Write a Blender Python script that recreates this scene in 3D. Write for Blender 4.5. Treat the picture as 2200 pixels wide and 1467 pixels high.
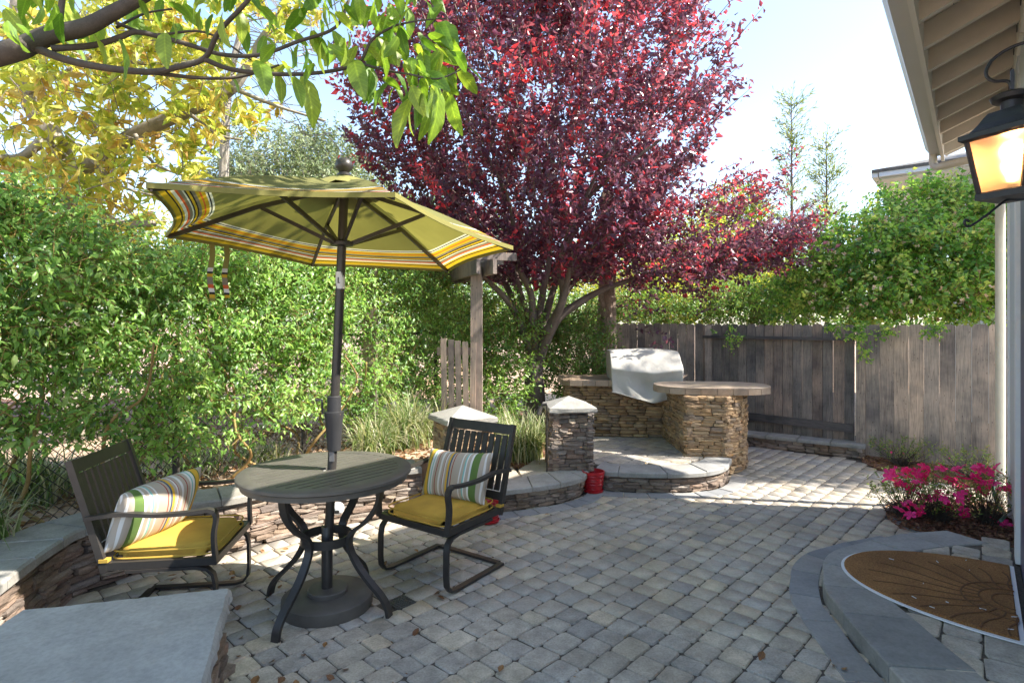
import bpy, bmesh, math, random
import numpy as np
from mathutils import Vector, Matrix, Euler
random.seed(7); RS = np.random.RandomState(11)
S = bpy.context.scene
for o in list(bpy.data.objects): bpy.data.objects.remove(o)
# ------------------------------------------------------------------ camera, light, exposure
H = 1.5; F = 1243.0; CX = 1100.0; CY = 697.0
cam = bpy.data.cameras.new('camera'); camo = bpy.data.objects.new('camera', cam); S.collection.objects.link(camo)
camo.location = (0, 0, H); camo.rotation_euler = (math.radians(90), 0, 0)
cam.sensor_width = 36; cam.lens = 36*F/2200; cam.shift_y = -36.5/2200
cam.clip_start = 0.05; cam.clip_end = 2000
S.camera = camo
SUN_DIR = Vector((0.965, -0.14, 0.93)).normalized()      # towards the sun
elev = math.asin(SUN_DIR.z); azim = math.atan2(SUN_DIR.x, SUN_DIR.y)
W = bpy.data.worlds.new('World'); S.world = W; W.use_nodes = True
wn = W.node_tree; sky = wn.nodes.new('ShaderNodeTexSky'); sky.sky_type = 'NISHITA'; sky.sun_disc = False
sky.sun_elevation = elev; sky.sun_rotation = azim; sky.air_density = 1.0; sky.dust_density = 1.0; sky.ozone_density = 1.5
bg = wn.nodes['Background']; bg.inputs['Strength'].default_value = 0.130
hsv = wn.nodes.new('ShaderNodeHueSaturation'); hsv.inputs['Saturation'].default_value = 0.95
wn.links.new(sky.outputs[0], hsv.inputs['Color']); wn.links.new(hsv.outputs[0], bg.inputs[0])
sl = bpy.data.lights.new('sun', 'SUN'); sl.energy = 3.9; sl.angle = math.radians(0.6); sl.color = (1.0, 0.94, 0.84)
so = bpy.data.objects.new('sun', sl); S.collection.objects.link(so)
so.rotation_euler = SUN_DIR.to_track_quat('Z', 'Y').to_euler()
S.view_settings.view_transform = 'Standard'; S.view_settings.look = 'None'; S.view_settings.gamma = 1
S.view_settings.use_curve_mapping = False; S.view_settings.exposure = 1.93
S.render.engine = 'CYCLES'
S.cycles.max_bounces = 8; S.cycles.transmission_bounces = 6; S.cycles.transparent_max_bounces = 8

# ------------------------------------------------------------------ helpers
def G(px, py, z=0.0):
    Y = F*(H-z)/(py-CY); return Vector(((px-CX)/F*Y, Y, z))
def D(px, py, Y):
    return Vector(((px-CX)/F*Y, Y, H+(CY-py)/F*Y))
def R(a): return math.radians(a)

def nmat(name):
    m = bpy.data.materials.new(name); m.use_nodes = True
    n = m.node_tree.nodes; l = m.node_tree.links
    return m, n, l, n['Principled BSDF']
def ramp(n, cols, fac=None, l=None, interp='LINEAR'):
    r = n.new('ShaderNodeValToRGB'); e = r.color_ramp.elements; r.color_ramp.interpolation = interp
    while len(e) > 1: e.remove(e[-1])
    e[0].position = cols[0][0]; e[0].color = (*cols[0][1], 1)
    for p, c in cols[1:]:
        x = e.new(p); x.color = (*c, 1)
    if fac is not None: l.new(fac, r.inputs[0])
    return r
def noise(n, l, scale, detail=4, rough=.55, coord=None, dist=0):
    t = n.new('ShaderNodeTexNoise'); t.inputs['Scale'].default_value = scale; t.inputs['Detail'].default_value = detail
    t.inputs['Roughness'].default_value = rough; t.inputs['Distortion'].default_value = dist
    if coord is not None: l.new(coord, t.inputs['Vector'])
    return t
def mixc(n, l, a, b, fac, mode='MIX'):
    m = n.new('ShaderNodeMix'); m.data_type = 'RGBA'; m.blend_type = mode
    for s, v in ((m.inputs[6], a), (m.inputs[7], b), (m.inputs[0], fac)):
        if hasattr(v, 'links'): l.new(v, s)
        else: s.default_value = v if isinstance(v, float) else (*v, 1)
    return m.outputs[2]
def bump(n, l, h, strength, dist, bs):
    b = n.new('ShaderNodeBump'); b.inputs['Strength'].default_value = strength; b.inputs['Distance'].default_value = dist
    l.new(h, b.inputs['Height']); l.new(b.outputs[0], bs.inputs['Normal'])
def wcoord(n, scale=(1, 1, 1)):
    g = n.new('ShaderNodeNewGeometry')
    return g.outputs['Position']
def solid(name, col, rough=.5, metal=0, var=.0, nscale=20, bmp=0, bdist=.002):
    m, n, l, b = nmat(name)
    b.inputs['Roughness'].default_value = rough; b.inputs['Metallic'].default_value = metal
    tc = n.new('ShaderNodeTexCoord').outputs['Object']
    if var:
        t = noise(n, l, nscale, 5, .6, tc)
        r = ramp(n, [(.3, tuple(c*(1-var) for c in col)), (.7, tuple(min(1, c*(1+var)) for c in col))], t.outputs['Fac'], l)
        l.new(r.outputs[0], b.inputs['Base Color'])
        if bmp: bump(n, l, t.outputs['Fac'], bmp, bdist, b)
    else: b.inputs['Base Color'].default_value = (*col, 1)
    return m
def stone(name, cols, src='object', rough=.85, nscale=14, speck=.35, bmp=.6, bdist=.006, streak=None):
    """colour chosen per piece from cols, broken up by grain"""
    m, n, l, b = nmat(name); b.inputs['Roughness'].default_value = rough
    if src == 'object': rv = n.new('ShaderNodeObjectInfo').outputs['Random']
    else:
        a = n.new('ShaderNodeAttribute'); a.attribute_name = 'rnd'; rv = a.outputs['Fac']
    k = len(cols); r = ramp(n, [(i/(k-1), c) for i, c in enumerate(cols)], rv, l)
    p = wcoord(n)
    if streak:
        mp = n.new('ShaderNodeMapping'); mp.inputs['Scale'].default_value = streak; l.new(p, mp.inputs[0]); p2 = mp.outputs[0]
    else: p2 = p
    t = noise(n, l, nscale, 6, .65, p2); t2 = noise(n, l, nscale*9, 3, .7, p); t3 = noise(n, l, nscale*.22, 3, .5, p)
    d = ramp(n, [(.25, (1-speck,)*3), (.75, (1+speck*.7,)*3)], t.outputs['Fac'], l)
    c = mixc(n, l, r.outputs[0], d.outputs[0], 1.0, 'MULTIPLY')
    d2 = ramp(n, [(.3, (1-speck*.8,)*3), (.6, (1.0+speck*.2,)*3)], t2.outputs['Fac'], l)
    c = mixc(n, l, c, d2.outputs[0], .8, 'MULTIPLY')
    d3 = ramp(n, [(.32, (.74, .70, .64)), (.68, (1.14, 1.13, 1.13))], t3.outputs['Fac'], l)
    c = mixc(n, l, c, d3.outputs[0], .7, 'MULTIPLY')
    l.new(c, b.inputs['Base Color'])
    ad = n.new('ShaderNodeMath'); ad.operation = 'ADD'; l.new(t.outputs['Fac'], ad.inputs[0])
    m2 = n.new('ShaderNodeMath'); m2.operation = 'MULTIPLY'; m2.inputs[1].default_value = .35; l.new(t2.outputs['Fac'], m2.inputs[0]); l.new(m2.outputs[0], ad.inputs[1])
    bump(n, l, ad.outputs[0], bmp, bdist, b)
    return m
def wood(name, cols, src='object', vertical=True, rough=.85, knots=True):
    m, n, l, b = nmat(name); b.inputs['Roughness'].default_value = rough
    oi = n.new('ShaderNodeObjectInfo')
    if src == 'object': rv = oi.outputs['Random']
    k = len(cols); r = ramp(n, [(i/(k-1), c) for i, c in enumerate(cols)], rv, l)
    p = wcoord(n); off = n.new('ShaderNodeVectorMath'); off.operation = 'ADD'; l.new(p, off.inputs[0])
    cb = n.new('ShaderNodeCombineXYZ'); mm = n.new('ShaderNodeMath'); mm.operation = 'MULTIPLY'; mm.inputs[1].default_value = 37
    l.new(rv, mm.inputs[0]); l.new(mm.outputs[0], cb.inputs[2]); l.new(cb.outputs[0], off.inputs[1])
    mp = n.new('ShaderNodeMapping'); mp.inputs['Scale'].default_value = (26, 26, 1.3) if vertical else (2, 2, 26)
    l.new(off.outputs[0], mp.inputs[0])
    t = noise(n, l, 3, 6, .65, mp.outputs[0], 1.2); t2 = noise(n, l, 2.2, 4, .6, off.outputs[0])
    d = ramp(n, [(.3, (.42, .40, .40)), (.5, (.95, .95, .95)), (.72, (1.4, 1.34, 1.28))], t.outputs['Fac'], l)
    c = mixc(n, l, r.outputs[0], d.outputs[0], .85, 'MULTIPLY')
    d2 = ramp(n, [(.34, (.42, .42, .47)), (.5, (.92, .9, .89)), (.66, (1.42, 1.3, 1.22))], t2.outputs['Fac'], l)
    c = mixc(n, l, c, d2.outputs[0], .9, 'MULTIPLY')
    if knots:
        v = n.new('ShaderNodeTexVoronoi'); mp2 = n.new('ShaderNodeMapping'); mp2.inputs['Scale'].default_value = (6, 6, 2.6); l.new(off.outputs[0], mp2.inputs[0]); l.new(mp2.outputs[0], v.inputs['Vector'])
        kr = ramp(n, [(.0, (.18, .12, .1)), (.09, (.35, .28, .25)), (.13, (1, 1, 1))], v.outputs['Distance'], l)
        c = mixc(n, l, c, kr.outputs[0], .8, 'MULTIPLY')
    l.new(c, b.inputs['Base Color']); bump(n, l, t.outputs['Fac'], .5, .003, b)
    return m
def leafmat(name, cols, trans=.38, tcol=1.6, rough=.4, spec=.5, src='attr'):
    m, n, l, b = nmat(name)
    if src == 'attr':
        a = n.new('ShaderNodeAttribute'); a.attribute_name = 'rnd'; rv = a.outputs['Fac']
    else: rv = n.new('ShaderNodeObjectInfo').outputs['Random']
    k = len(cols); r = ramp(n, [(i/(k-1) if not isinstance(c[0], tuple) else 0, c) for i, c in enumerate(cols)], rv, l)
    t = noise(n, l, 40, 2, .5, wcoord(n))
    d = ramp(n, [(.3, (.8, .8, .8)), (.7, (1.2, 1.2, 1.2))], t.outputs['Fac'], l)
    c = mixc(n, l, r.outputs[0], d.outputs[0], .8, 'MULTIPLY')
    if src == 'object':
        sx = n.new('ShaderNodeSeparateXYZ'); l.new(n.new('ShaderNodeTexCoord').outputs['Object'], sx.inputs[0])
        def mth(op, a, b_=None):
            q = n.new('ShaderNodeMath'); q.operation = op
            for i_, v in enumerate((a, b_)):
                if v is None: continue
                if hasattr(v, 'links'): l.new(v, q.inputs[i_])
                else: q.inputs[i_].default_value = v
            return q.outputs[0]
        ax_ = mth('ABSOLUTE', sx.outputs[0]); sv = mth('SINE', mth('MULTIPLY', mth('SUBTRACT', sx.outputs[1], mth('MULTIPLY', ax_, .9)), 62))
        vr = ramp(n, [(0, (1.5, 1.4, 1.3)), (.016, (1.35, 1.3, 1.2)), (.03, (1, 1, 1))], ax_, l); sr = ramp(n, [(.0, (.93, .93, .93)), (.9, (1, 1, 1)), (.97, (1.2, 1.16, 1.1))], sv, l)
        c = mixc(n, l, c, vr.outputs[0], 1.0, 'MULTIPLY'); c = mixc(n, l, c, sr.outputs[0], 1.0, 'MULTIPLY')
        t9 = noise(n, l, 7, 3, .6, n.new('ShaderNodeTexCoord').outputs['Object']); b9 = ramp(n, [(.66, (1, 1, 1)), (.74, (.75, .55, .3))], t9.outputs['Fac'], l); c = mixc(n, l, c, b9.outputs[0], .8, 'MULTIPLY')
    l.new(c, b.inputs['Base Color']); b.inputs['Roughness'].default_value = rough; b.inputs['Specular IOR Level'].default_value = spec
    tr = n.new('ShaderNodeBsdfTranslucent')
    br = mixc(n, l, c, (tcol, tcol, tcol*.6), 1.0, 'MULTIPLY'); l.new(br, tr.inputs[0])
    ms = n.new('ShaderNodeMixShader'); ms.inputs[0].default_value = trans
    l.new(b.outputs[0], ms.inputs[1]); l.new(tr.outputs[0], ms.inputs[2])
    l.new(ms.outputs[0], n['Material Output'].inputs['Surface'])
    return m

def wloc(o):
    v = Vector(o.location)
    while o.parent: o = o.parent; v = v + Vector(o.location)
    return v
def tag(o, label=None, cat=None, group=None, kind=None):
    if label: o['label'] = label
    if cat: o['category'] = cat
    if group: o['group'] = group
    if kind: o['kind'] = kind
    return o
def empty(name, loc, label=None, cat=None, group=None, rz=0, kind=None):
    o = bpy.data.objects.new(name, None); S.collection.objects.link(o)
    o.location = loc; o.rotation_euler = (0, 0, rz); o.empty_display_size = .1
    return tag(o, label, cat, group, kind)
def link(name, me, parent=None, loc=(0, 0, 0), rot=(0, 0, 0), scale=(1, 1, 1)):
    o = bpy.data.objects.new(name, me); S.collection.objects.link(o)
    if parent: o.parent = parent
    o.location = loc; o.rotation_euler = rot; o.scale = scale
    return o
class MB:
    def __init__(s): s.v = []; s.f = []
    def add(s, V, Fc):
        k = len(s.v); s.v += [tuple(p) for p in V]; s.f += [tuple(i+k for i in f) for f in Fc]; return s
    def box(s, c, size, M=None, taper=1.0, ch=0):
        x, y, z = [q/2 for q in size]
        V = []
        for sz in (-1, 1):
            t = taper if sz > 0 else 1
            for sx, sy in ((-1, -1), (1, -1), (1, 1), (-1, 1)): V.append(Vector((sx*x*t, sy*y*t, sz*z)))
        if M is not None: V = [M @ p for p in V]
        V = [p+Vector(c) for p in V]
        return s.add(V, [(3, 2, 1, 0), (4, 5, 6, 7), (0, 1, 5, 4), (1, 2, 6, 5), (2, 3, 7, 6), (3, 0, 4, 7)])
    def tube(s, P, r, n=6, cap=True):
        P = [Vector(p) for p in P]; r = r if isinstance(r, (list, tuple)) else [r]*len(P)
        V = []; prev = None
        for i, p in enumerate(P):
            t = (P[min(i+1, len(P)-1)]-P[max(i-1, 0)]).normalized()
            if prev is None:
                a = t.orthogonal().normalized()
            else:
                a = (prev - t*prev.dot(t)).normalized()
            prev = a; b = t.cross(a)
            for k in range(n):
                q = 2*math.pi*k/n; V.append(p+(a*math.cos(q)+b*math.sin(q))*r[i])
        Fc = []
        for i in range(len(P)-1):
            for k in range(n):
                Fc.append((i*n+k, i*n+(k+1) % n, (i+1)*n+(k+1) % n, (i+1)*n+k))
        if cap: Fc.append(tuple(range(n-1, -1, -1))); Fc.append(tuple((len(P)-1)*n+k for k in range(n)))
        return s.add(V, Fc)
    def sweep(s, P, A, w, h, closed=False):
        """flat bar: width w along fixed axis A, thickness h"""
        P = [Vector(p) for p in P]; A = Vector(A).normalized(); V = []; N = len(P)
        for i, p in enumerate(P):
            if closed: t = P[(i+1) % N]-P[i-1]
            else: t = P[min(i+1, N-1)]-P[max(i-1, 0)]
            nn = A.cross(t.normalized()).normalized()
            for a, b in ((-1, -1), (1, -1), (1, 1), (-1, 1)): V.append(p+A*(a*w/2)+nn*(b*h/2))
        Fc = []
        for i in range(N if closed else N-1):
            j = (i+1) % N
            for k in range(4): Fc.append((i*4+k, i*4+(k+1) % 4, j*4+(k+1) % 4, j*4+k))
        if not closed: Fc += [(3, 2, 1, 0), tuple((N-1)*4+k for k in range(4))]
        return s.add(V, Fc)
    def lathe(s, prof, c=(0, 0, 0), n=24, rot=0, capb=True, capt=True):
        V = []; c = Vector(c)
        for r, z in prof:
            for k in range(n):
                q = rot+2*math.pi*k/n; V.append(c+Vector((r*math.cos(q), r*math.sin(q), z)))
        Fc = [(i*n+k, i*n+(k+1) % n, (i+1)*n+(k+1) % n, (i+1)*n+k) for i in range(len(prof)-1) for k in range(n)]
        if capb: Fc.append(tuple(range(n-1, -1, -1)))
        if capt: Fc.append(tuple((len(prof)-1)*n+k for k in range(n)))
        return s.add(V, Fc)
    def prism(s, poly, z0, z1, bev=0):
        n = len(poly); poly = [Vector((p[0], p[1])) for p in poly]
        ar = sum(poly[i-1].x*poly[i].y-poly[i].x*poly[i-1].y for i in range(n))
        if ar < 0: poly = poly[::-1]
        if bev:
            c = sum(poly, Vector((0, 0)))/n
            inn = [p+(c-p).normalized()*bev for p in poly]
            V = [(p.x, p.y, z0) for p in poly]+[(p.x, p.y, z1-bev) for p in poly]+[(p.x, p.y, z1) for p in inn]
            Fc = [tuple(range(n-1, -1, -1)), tuple(range(2*n, 3*n))]
            Fc += [(k*n+i, k*n+(i+1) % n, (k+1)*n+(i+1) % n, (k+1)*n+i) for k in (0, 1) for i in range(n)]
        else:
            V = [(p.x, p.y, z0) for p in poly]+[(p.x, p.y, z1) for p in poly]
            Fc = [tuple(range(n-1, -1, -1)), tuple(range(n, 2*n))]+[(i, (i+1) % n, n+(i+1) % n, n+i) for i in range(n)]
        return s.add(V, Fc)
    def mesh(s, name, mat, off=Vector((0, 0, 0)), smooth=False):
        me = bpy.data.meshes.new(name)
        me.from_pydata([(p[0]-off[0], p[1]-off[1], p[2]-off[2]) for p in s.v], [], s.f); me.update()
        bm = bmesh.new(); bm.from_mesh(me); bmesh.ops.recalc_face_normals(bm, faces=bm.faces); bm.to_mesh(me); bm.free()
        if smooth:
            for p in me.polygons: p.use_smooth = True
            if smooth != 'all' and hasattr(me, 'set_sharp_from_angle'): me.set_sharp_from_angle(angle=R(40))
        if mat: me.materials.append(mat)
        return me
    def build(s, name, mat, parent=None, smooth=False, world=True):
        """world coordinates; a parentless mesh gets its origin at its base centre"""
        if parent is not None:
            off = wloc(parent) if world else Vector((0, 0, 0))
            return link(name, s.mesh(name, mat, off, smooth), parent)
        a = np.array([tuple(v) for v in s.v]); c = (a.min(0)+a.max(0))/2
        off = Vector((c[0], c[1], a[:, 2].min()))
        return link(name, s.mesh(name, mat, off, smooth), None, off)

def np_mesh(name, mat, V, Fidx, k, rnd=None, off=(0, 0, 0), smooth=False):
    """V (n,3) , Fidx (m,k)"""
    me = bpy.data.meshes.new(name); V = np.asarray(V, dtype=np.float32)-np.asarray(off, dtype=np.float32)
    m = len(Fidx); me.vertices.add(len(V)); me.vertices.foreach_set('co', V.ravel())
    me.loops.add(m*k); me.loops.foreach_set('vertex_index', np.asarray(Fidx, dtype=np.int32).ravel())
    me.polygons.add(m); me.polygons.foreach_set('loop_start', np.arange(0, m*k, k, dtype=np.int32))
    try: me.polygons.foreach_set('loop_total', np.full(m, k, dtype=np.int32))
    except Exception: pass
    if rnd is not None:
        a = me.attributes.new('rnd', 'FLOAT', 'POINT'); a.data.foreach_set('value', np.asarray(rnd, dtype=np.float32))
    if smooth: me.polygons.foreach_set('use_smooth', np.ones(m, dtype=bool))
    me.update(calc_edges=True); me.validate(); me.materials.append(mat)
    return me
LEAF2 = (np.array([(0, 0, 0), (-.5, .45, .12), (0, 1, -.12), (.5, .45, .12)]), [(0, 1, 2), (0, 2, 3)])
LEAF6 = (np.array([(0, 0, 0), (-.38, .25, .08), (-.48, .55, .05), (0, 1, -.22), (.48, .55, .05), (.38, .25, .08), (0, .3, -.02), (0, .62, -.03)]),
         [(0, 1, 6), (1, 2, 7), (1, 7, 6), (2, 3, 7), (0, 6, 5), (6, 7, 4), (6, 4, 5), (7, 3, 4)])
LEAFS = (np.array([(-.5, 0, 0), (.5, 0, 0), (.32, .55, .03), (-.32, .55, .03), (0, 1, -.1)]), [(0, 1, 2), (0, 2, 3), (3, 2, 4)])
def norm(a): return a/np.maximum(np.linalg.norm(a, axis=1, keepdims=True), 1e-6)
def leaf_object(name, mat, parent, P, A, size, wr=.5, rnd=None, T=LEAF2, up=None, kind=None, rs=RS):
    N = len(P); A = norm(A); U = rs.normal(size=(N, 3)) if up is None else np.array(up)+rs.normal(size=(N, 3))*.55
    B = norm(np.cross(A, U)); C = np.cross(B, A)
    tv, tf = T; tv = tv.copy(); k = len(tv)
    V = P[:, None, :]+size[:, None, None]*(tv[None, :, 0:1]*wr*B[:, None, :]+tv[None, :, 1:2]*A[:, None, :]+tv[None, :, 2:3]*C[:, None, :])
    V = V.reshape(-1, 3); Fi = (np.arange(N)[:, None, None]*k+np.array(tf)[None]).reshape(-1, 3)
    if rnd is None: rnd = rs.rand(N)
    off = wloc(parent) if parent else Vector((float(V[:, 0].mean()), float(V[:, 1].mean()), float(V[:, 2].min())))
    me = np_mesh(name, mat, V, Fi, 3, np.repeat(rnd, k), off)
    o = link(name, me, parent, (0, 0, 0) if parent else off)
    if kind: o['kind'] = kind
    return o
def twig_object(name, mat, parent, A0, A1, r0=.006, r1=.002, kind=None):
    N = len(A0); d = norm(A1-A0); a = norm(np.cross(d, np.array([.3, .5, .81]))); b = np.cross(d, a); V = []
    for (Pt, r) in ((A0, r0), (A1, r1)):
        for k in range(3):
            q = 2*math.pi*k/3; V.append(Pt+(a*math.cos(q)+b*math.sin(q))*r)
    V = np.stack(V, 1).reshape(-1, 3)
    Fi = (np.arange(N)[:, None, None]*6+np.array([(0, 1, 4, 3), (1, 2, 5, 4), (2, 0, 3, 5)])[None]).reshape(-1, 4)
    me = np_mesh(name, mat, V, Fi, 4, None, wloc(parent))
    o = link(name, me, parent)
    if kind: o['kind'] = kind
    return o
def blob_points(blobs, n, shell=.45, rs=RS):
    w = np.array([b[1][0]*b[1][1]*b[1][2]*(b[2] if len(b) > 2 else 1) for b in blobs])**.8; w /= w.sum()
    ids = rs.choice(len(blobs), n, p=w); c = np.array([tuple(b[0]) for b in blobs])[ids]; r = np.array([tuple(b[1]) for b in blobs])[ids]
    d = norm(rs.normal(size=(n, 3))); rad = rs.rand(n, 1)**shell
    return c+d*rad*r, d
def shoots(P0, Dr, length, per, size, spread=.9, along=.45, droop=.0, rs=RS, jit=.25):
    """leaves along shoots; returns leaf pos, axes, sizes, shoot ends"""
    N = len(P0); L = length*(.6+.8*rs.rand(N)); Dr = norm(Dr); E = P0+Dr*L[:, None]
    t = (np.arange(per)+rs.rand(N, per))/per
    P = P0[:, None]+(E-P0)[:, None]*t[:, :, None]
    side = norm(np.cross(np.repeat(Dr, per, 0), rs.normal(size=(N*per, 3))))
    A = side*spread+np.repeat(Dr, per, 0)*along+np.array([0, 0, -droop])
    P = P.reshape(-1, 3)+rs.normal(size=(N*per, 3))*size*jit
    sz = size*(.6+.7*rs.rand(N*per))
    return P, A, sz, E

# ------------------------------------------------------------------ materials
M = {}
PAV = [(0.390, 0.351, 0.293), (0.494, 0.435, 0.354), (0.390, 0.361, 0.323), (0.541, 0.461, 0.346), (0.446, 0.409, 0.357), (0.333, 0.313, 0.285), (0.485, 0.441, 0.372), (0.544, 0.474, 0.354), (0.418, 0.387, 0.346)]
M['paver'] = stone('paver', PAV, nscale=11, speck=.4, bmp=.8, bdist=.004)
M['paver_far'] = stone('paver_far', PAV, src='attr', nscale=9, speck=.28, bmp=.5, bdist=.004)
STN = [(.20, .15, .12), (.30, .22, .16), (.17, .14, .125), (.36, .29, .22), (.24, .19, .16), (.29, .20, .15), (.34, .29, .25), (.22, .185, .165)]
M['stone'] = stone('ledge_stone', STN, nscale=16, speck=.42, bmp=.9, bdist=.01, streak=(1, 1, 3))
M['stone_far'] = stone('ledge_stone_far', STN, src='attr', nscale=16, speck=.42, bmp=.9, bdist=.01, streak=(1, 1, 3))
STW = [(.36, .23, .12), (.46, .31, .17), (.30, .20, .12), (.50, .36, .21), (.38, .27, .17), (.26, .20, .15), (.44, .28, .14)]
M['stonew'] = stone('warm_ledge_stone', STW, nscale=16, speck=.38, bmp=.9, bdist=.01, streak=(1, 1, 3))
M['stonew_far'] = stone('warm_ledge_stone_far', STW, src='attr', nscale=16, speck=.38, bmp=.9, bdist=.01, streak=(1, 1, 3))
BLU = [(.30, .30, .29), (.335, .33, .31), (.27, .275, .275), (.36, .35, .325), (.31, .31, .30)]
M['blue'] = stone('bluestone', BLU, nscale=6, speck=.26, bmp=.7, bdist=.004, rough=.7)
M['band'] = stone('border_stone', [(.22, .23, .245), (.27, .275, .28), (.31, .305, .30), (.24, .25, .265)], nscale=7, speck=.2, bmp=.4, bdist=.004)
M['tan'] = stone('tan_flagstone', [(.38, .34, .28), (.44, .40, .33), (.34, .31, .27)], nscale=6, speck=.2, bmp=.35, bdist=.004)
M['cap'] = stone('cap_stone', [(.27, .27, .26), (.34, .325, .295), (.30, .295, .28)], nscale=9, speck=.3, bmp=.5, bdist=.006)
M['tile'] = stone('counter_tile', [(.34, .25, .18), (.42, .33, .25), (.28, .22, .17), (.38, .28, .2)], nscale=12, speck=.25, bmp=.2, bdist=.003, rough=.45)
M['mortar'] = solid('mortar', (.06, .048, .04), .95, var=.3, nscale=30, bmp=.5)
M['sand'] = solid('joint_sand', (.085, .07, .055), .95, var=.5, nscale=60, bmp=.6)
M['soil'] = solid('soil', (.42, .29, .20), .95, var=.45, nscale=9, bmp=.9, bdist=.02)
M['mulch'] = solid('mulch', (.22, .11, .07), .95, var=.5, nscale=35, bmp=1, bdist=.02)
M['chip'] = stone('bark_chip', [(.09, .04, .025), (.2, .09, .05), (.3, .17, .1), (.13, .07, .05)], src='attr', nscale=30, speck=.2)
M['metal'] = solid('bronze_paint', (.052, .047, .043), .42, .35, var=.12, nscale=30)
M['slatmetal'] = solid('tabletop_paint', (.12, .112, .096), .5, .25, var=.14, nscale=12)
M['basemetal'] = solid('base_paint', (.10, .09, .078), .62, .1, var=.2, nscale=9)
M['black'] = solid('black_plastic', (.03, .03, .032), .5, var=.1)
M['cushion'] = solid('cushion_fabric', (.50, .31, .045), .92, var=.22, nscale=4, bmp=.5, bdist=.01)
M['red'] = solid('red_glaze', (.42, .012, .02), .28, var=.2, nscale=12, bmp=.5, bdist=.006)
M['fence'] = wood('weathered_fence', [(.25, .22, .20), (.32, .275, .24), (.28, .25, .23), (.36, .30, .25), (.29, .26, .235), (.33, .285, .25)])
M['fencedark'] = wood('dark_fence', [(.18, .165, .155), (.25, .22, .20), (.21, .19, .18), (.31, .24, .20), (.23, .21, .195)])
M['rail'] = wood('rail_wood', [(.09, .085, .09), (.12, .11, .11)], vertical=False, knots=False)
M['post'] = wood('arbor_wood', [(.22, .18, .155), (.28, .225, .19)])
M['bark'] = stone('plum_bark', [(.17, .135, .115), (.2, .16, .135)], nscale=7, speck=.4, bmp=.8, bdist=.012, streak=(1, 1, .35))
M['barkpale'] = stone('pale_bark', [(.30, .27, .23), (.36, .32, .27)], nscale=5, speck=.35, bmp=.6, bdist=.01)
M['barkdark'] = stone('dark_bark', [(.07, .06, .05), (.09, .075, .06)], nscale=30, speck=.35, bmp=.6, bdist=.004)
M['peel'] = stone('peeling_bark', [(.36, .27, .21), (.42, .33, .27)], nscale=6, speck=.6, bmp=1, bdist=.03, streak=(1.5, 1.5, .3))
M['vine'] = solid('vine_stem', (.25, .17, .06), .8, var=.3)
M['wire'] = solid('fence_wire', (.05, .045, .04), .6, .3)
M['paint'] = solid('cream_paint', (.66, .63, .56), .55, var=.05, nscale=3)
M['rafter'] = solid('rafter_paint', (.60, .55, .46), .6, var=.08, nscale=4)
M['gutter'] = solid('gutter_paint', (.55, .54, .53), .4, var=.04, nscale=3)
M['white'] = solid('white_trim', (.72, .73, .76), .5, var=.04)
M['siding'] = solid('grey_siding', (.52, .57, .60), .6, var=.04)
M['spout'] = solid('downspout_paint', (.62, .57, .47), .5, var=.05)
M['door'] = solid('door_paint', (.10, .09, .17), .4)
M['roofing'] = solid('roof_shingle', (.14, .13, .12), .9, var=.3, nscale=20)
M['hose'] = solid('green_hose', (.05, .12, .09), .45)
M['grate'] = solid('drain_grate', (.12, .12, .12), .5, .5)
M['label'] = solid('white_label', (.7, .7, .7), .5)
M['plum'] = leafmat('plum_leaf', [(.09, .038, .08), (.115, .043, .095), (.14, .047, .095), (.18, .046, .092), (.26, .042, .08), (.5, .035, .07), (.68, .07, .1)], .42, 2.2, .3, .8)
M['hedge'] = leafmat('hedge_leaf', [(.06, .12, .035), (.10, .20, .055), (.15, .28, .065), (.22, .38, .09), (.32, .48, .13), (.28, .38, .11)], .46, 1.9, .35, .5)
M['shrub'] = leafmat('shrub_leaf', [(.06, .14, .035), (.1, .21, .05), (.17, .3, .07), (.28, .4, .1)], .38, 1.6, .4)
M['yellow'] = leafmat('yellow_green_leaf', [(.28, .38, .06), (.42, .5, .08), (.6, .6, .1), (.66, .6, .14)], .42, 1.5, .45)
M['grey'] = leafmat('grey_green_leaf', [(.10, .15, .07), (.16, .21, .09), (.24, .29, .15), (.32, .36, .22)], .3, 1.3, .5)
M['rose'] = leafmat('rose_leaf', [(.06, .15, .03), (.11, .25, .045), (.2, .37, .07), (.33, .47, .1), (.5, .52, .14)], .45, 1.8, .4)
M['mag'] = leafmat('magnolia_leaf', [(.22, .32, .06), (.42, .48, .08), (.62, .58, .13), (.3, .4, .07), (.68, .58, .15), (.5, .30, .12), (.50, .52, .10)], .45, 1.5, .35, src='attr')
M['magobj'] = leafmat('magnolia_leaf_single', [(.22, .32, .06), (.42, .48, .08), (.62, .58, .13), (.3, .4, .07), (.68, .58, .15), (.5, .30, .12), (.50, .52, .10)], .45, 1.5, .35, src='object')
M['front'] = leafmat('branch_leaf', [(.09, .19, .02), (.15, .27, .03), (.22, .34, .035), (.11, .21, .025), (.30, .38, .05), (.19, .27, .03)], .5, 1.5, .4, src='object')
M['frontm'] = leafmat('branch_leaf_mass', [(.10, .22, .03), (.15, .29, .035), (.22, .36, .05)], .5, 1.5, .4)
M['conifer'] = leafmat('conifer_leaf', [(.2, .27, .12), (.3, .36, .13), (.45, .46, .18)], .3, 1.4, .5)
M['grass'] = leafmat('grass_blade', [(.07, .13, .03), (.13, .2, .05), (.25, .3, .12), (.42, .42, .28), (.5, .46, .32)], .35, 1.4, .5)
M['dry'] = leafmat('dry_leaf', [(.16, .07, .03), (.26, .13, .05), (.34, .2, .08), (.2, .1, .05)], .2, 1.2, .6, src='object')
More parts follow.
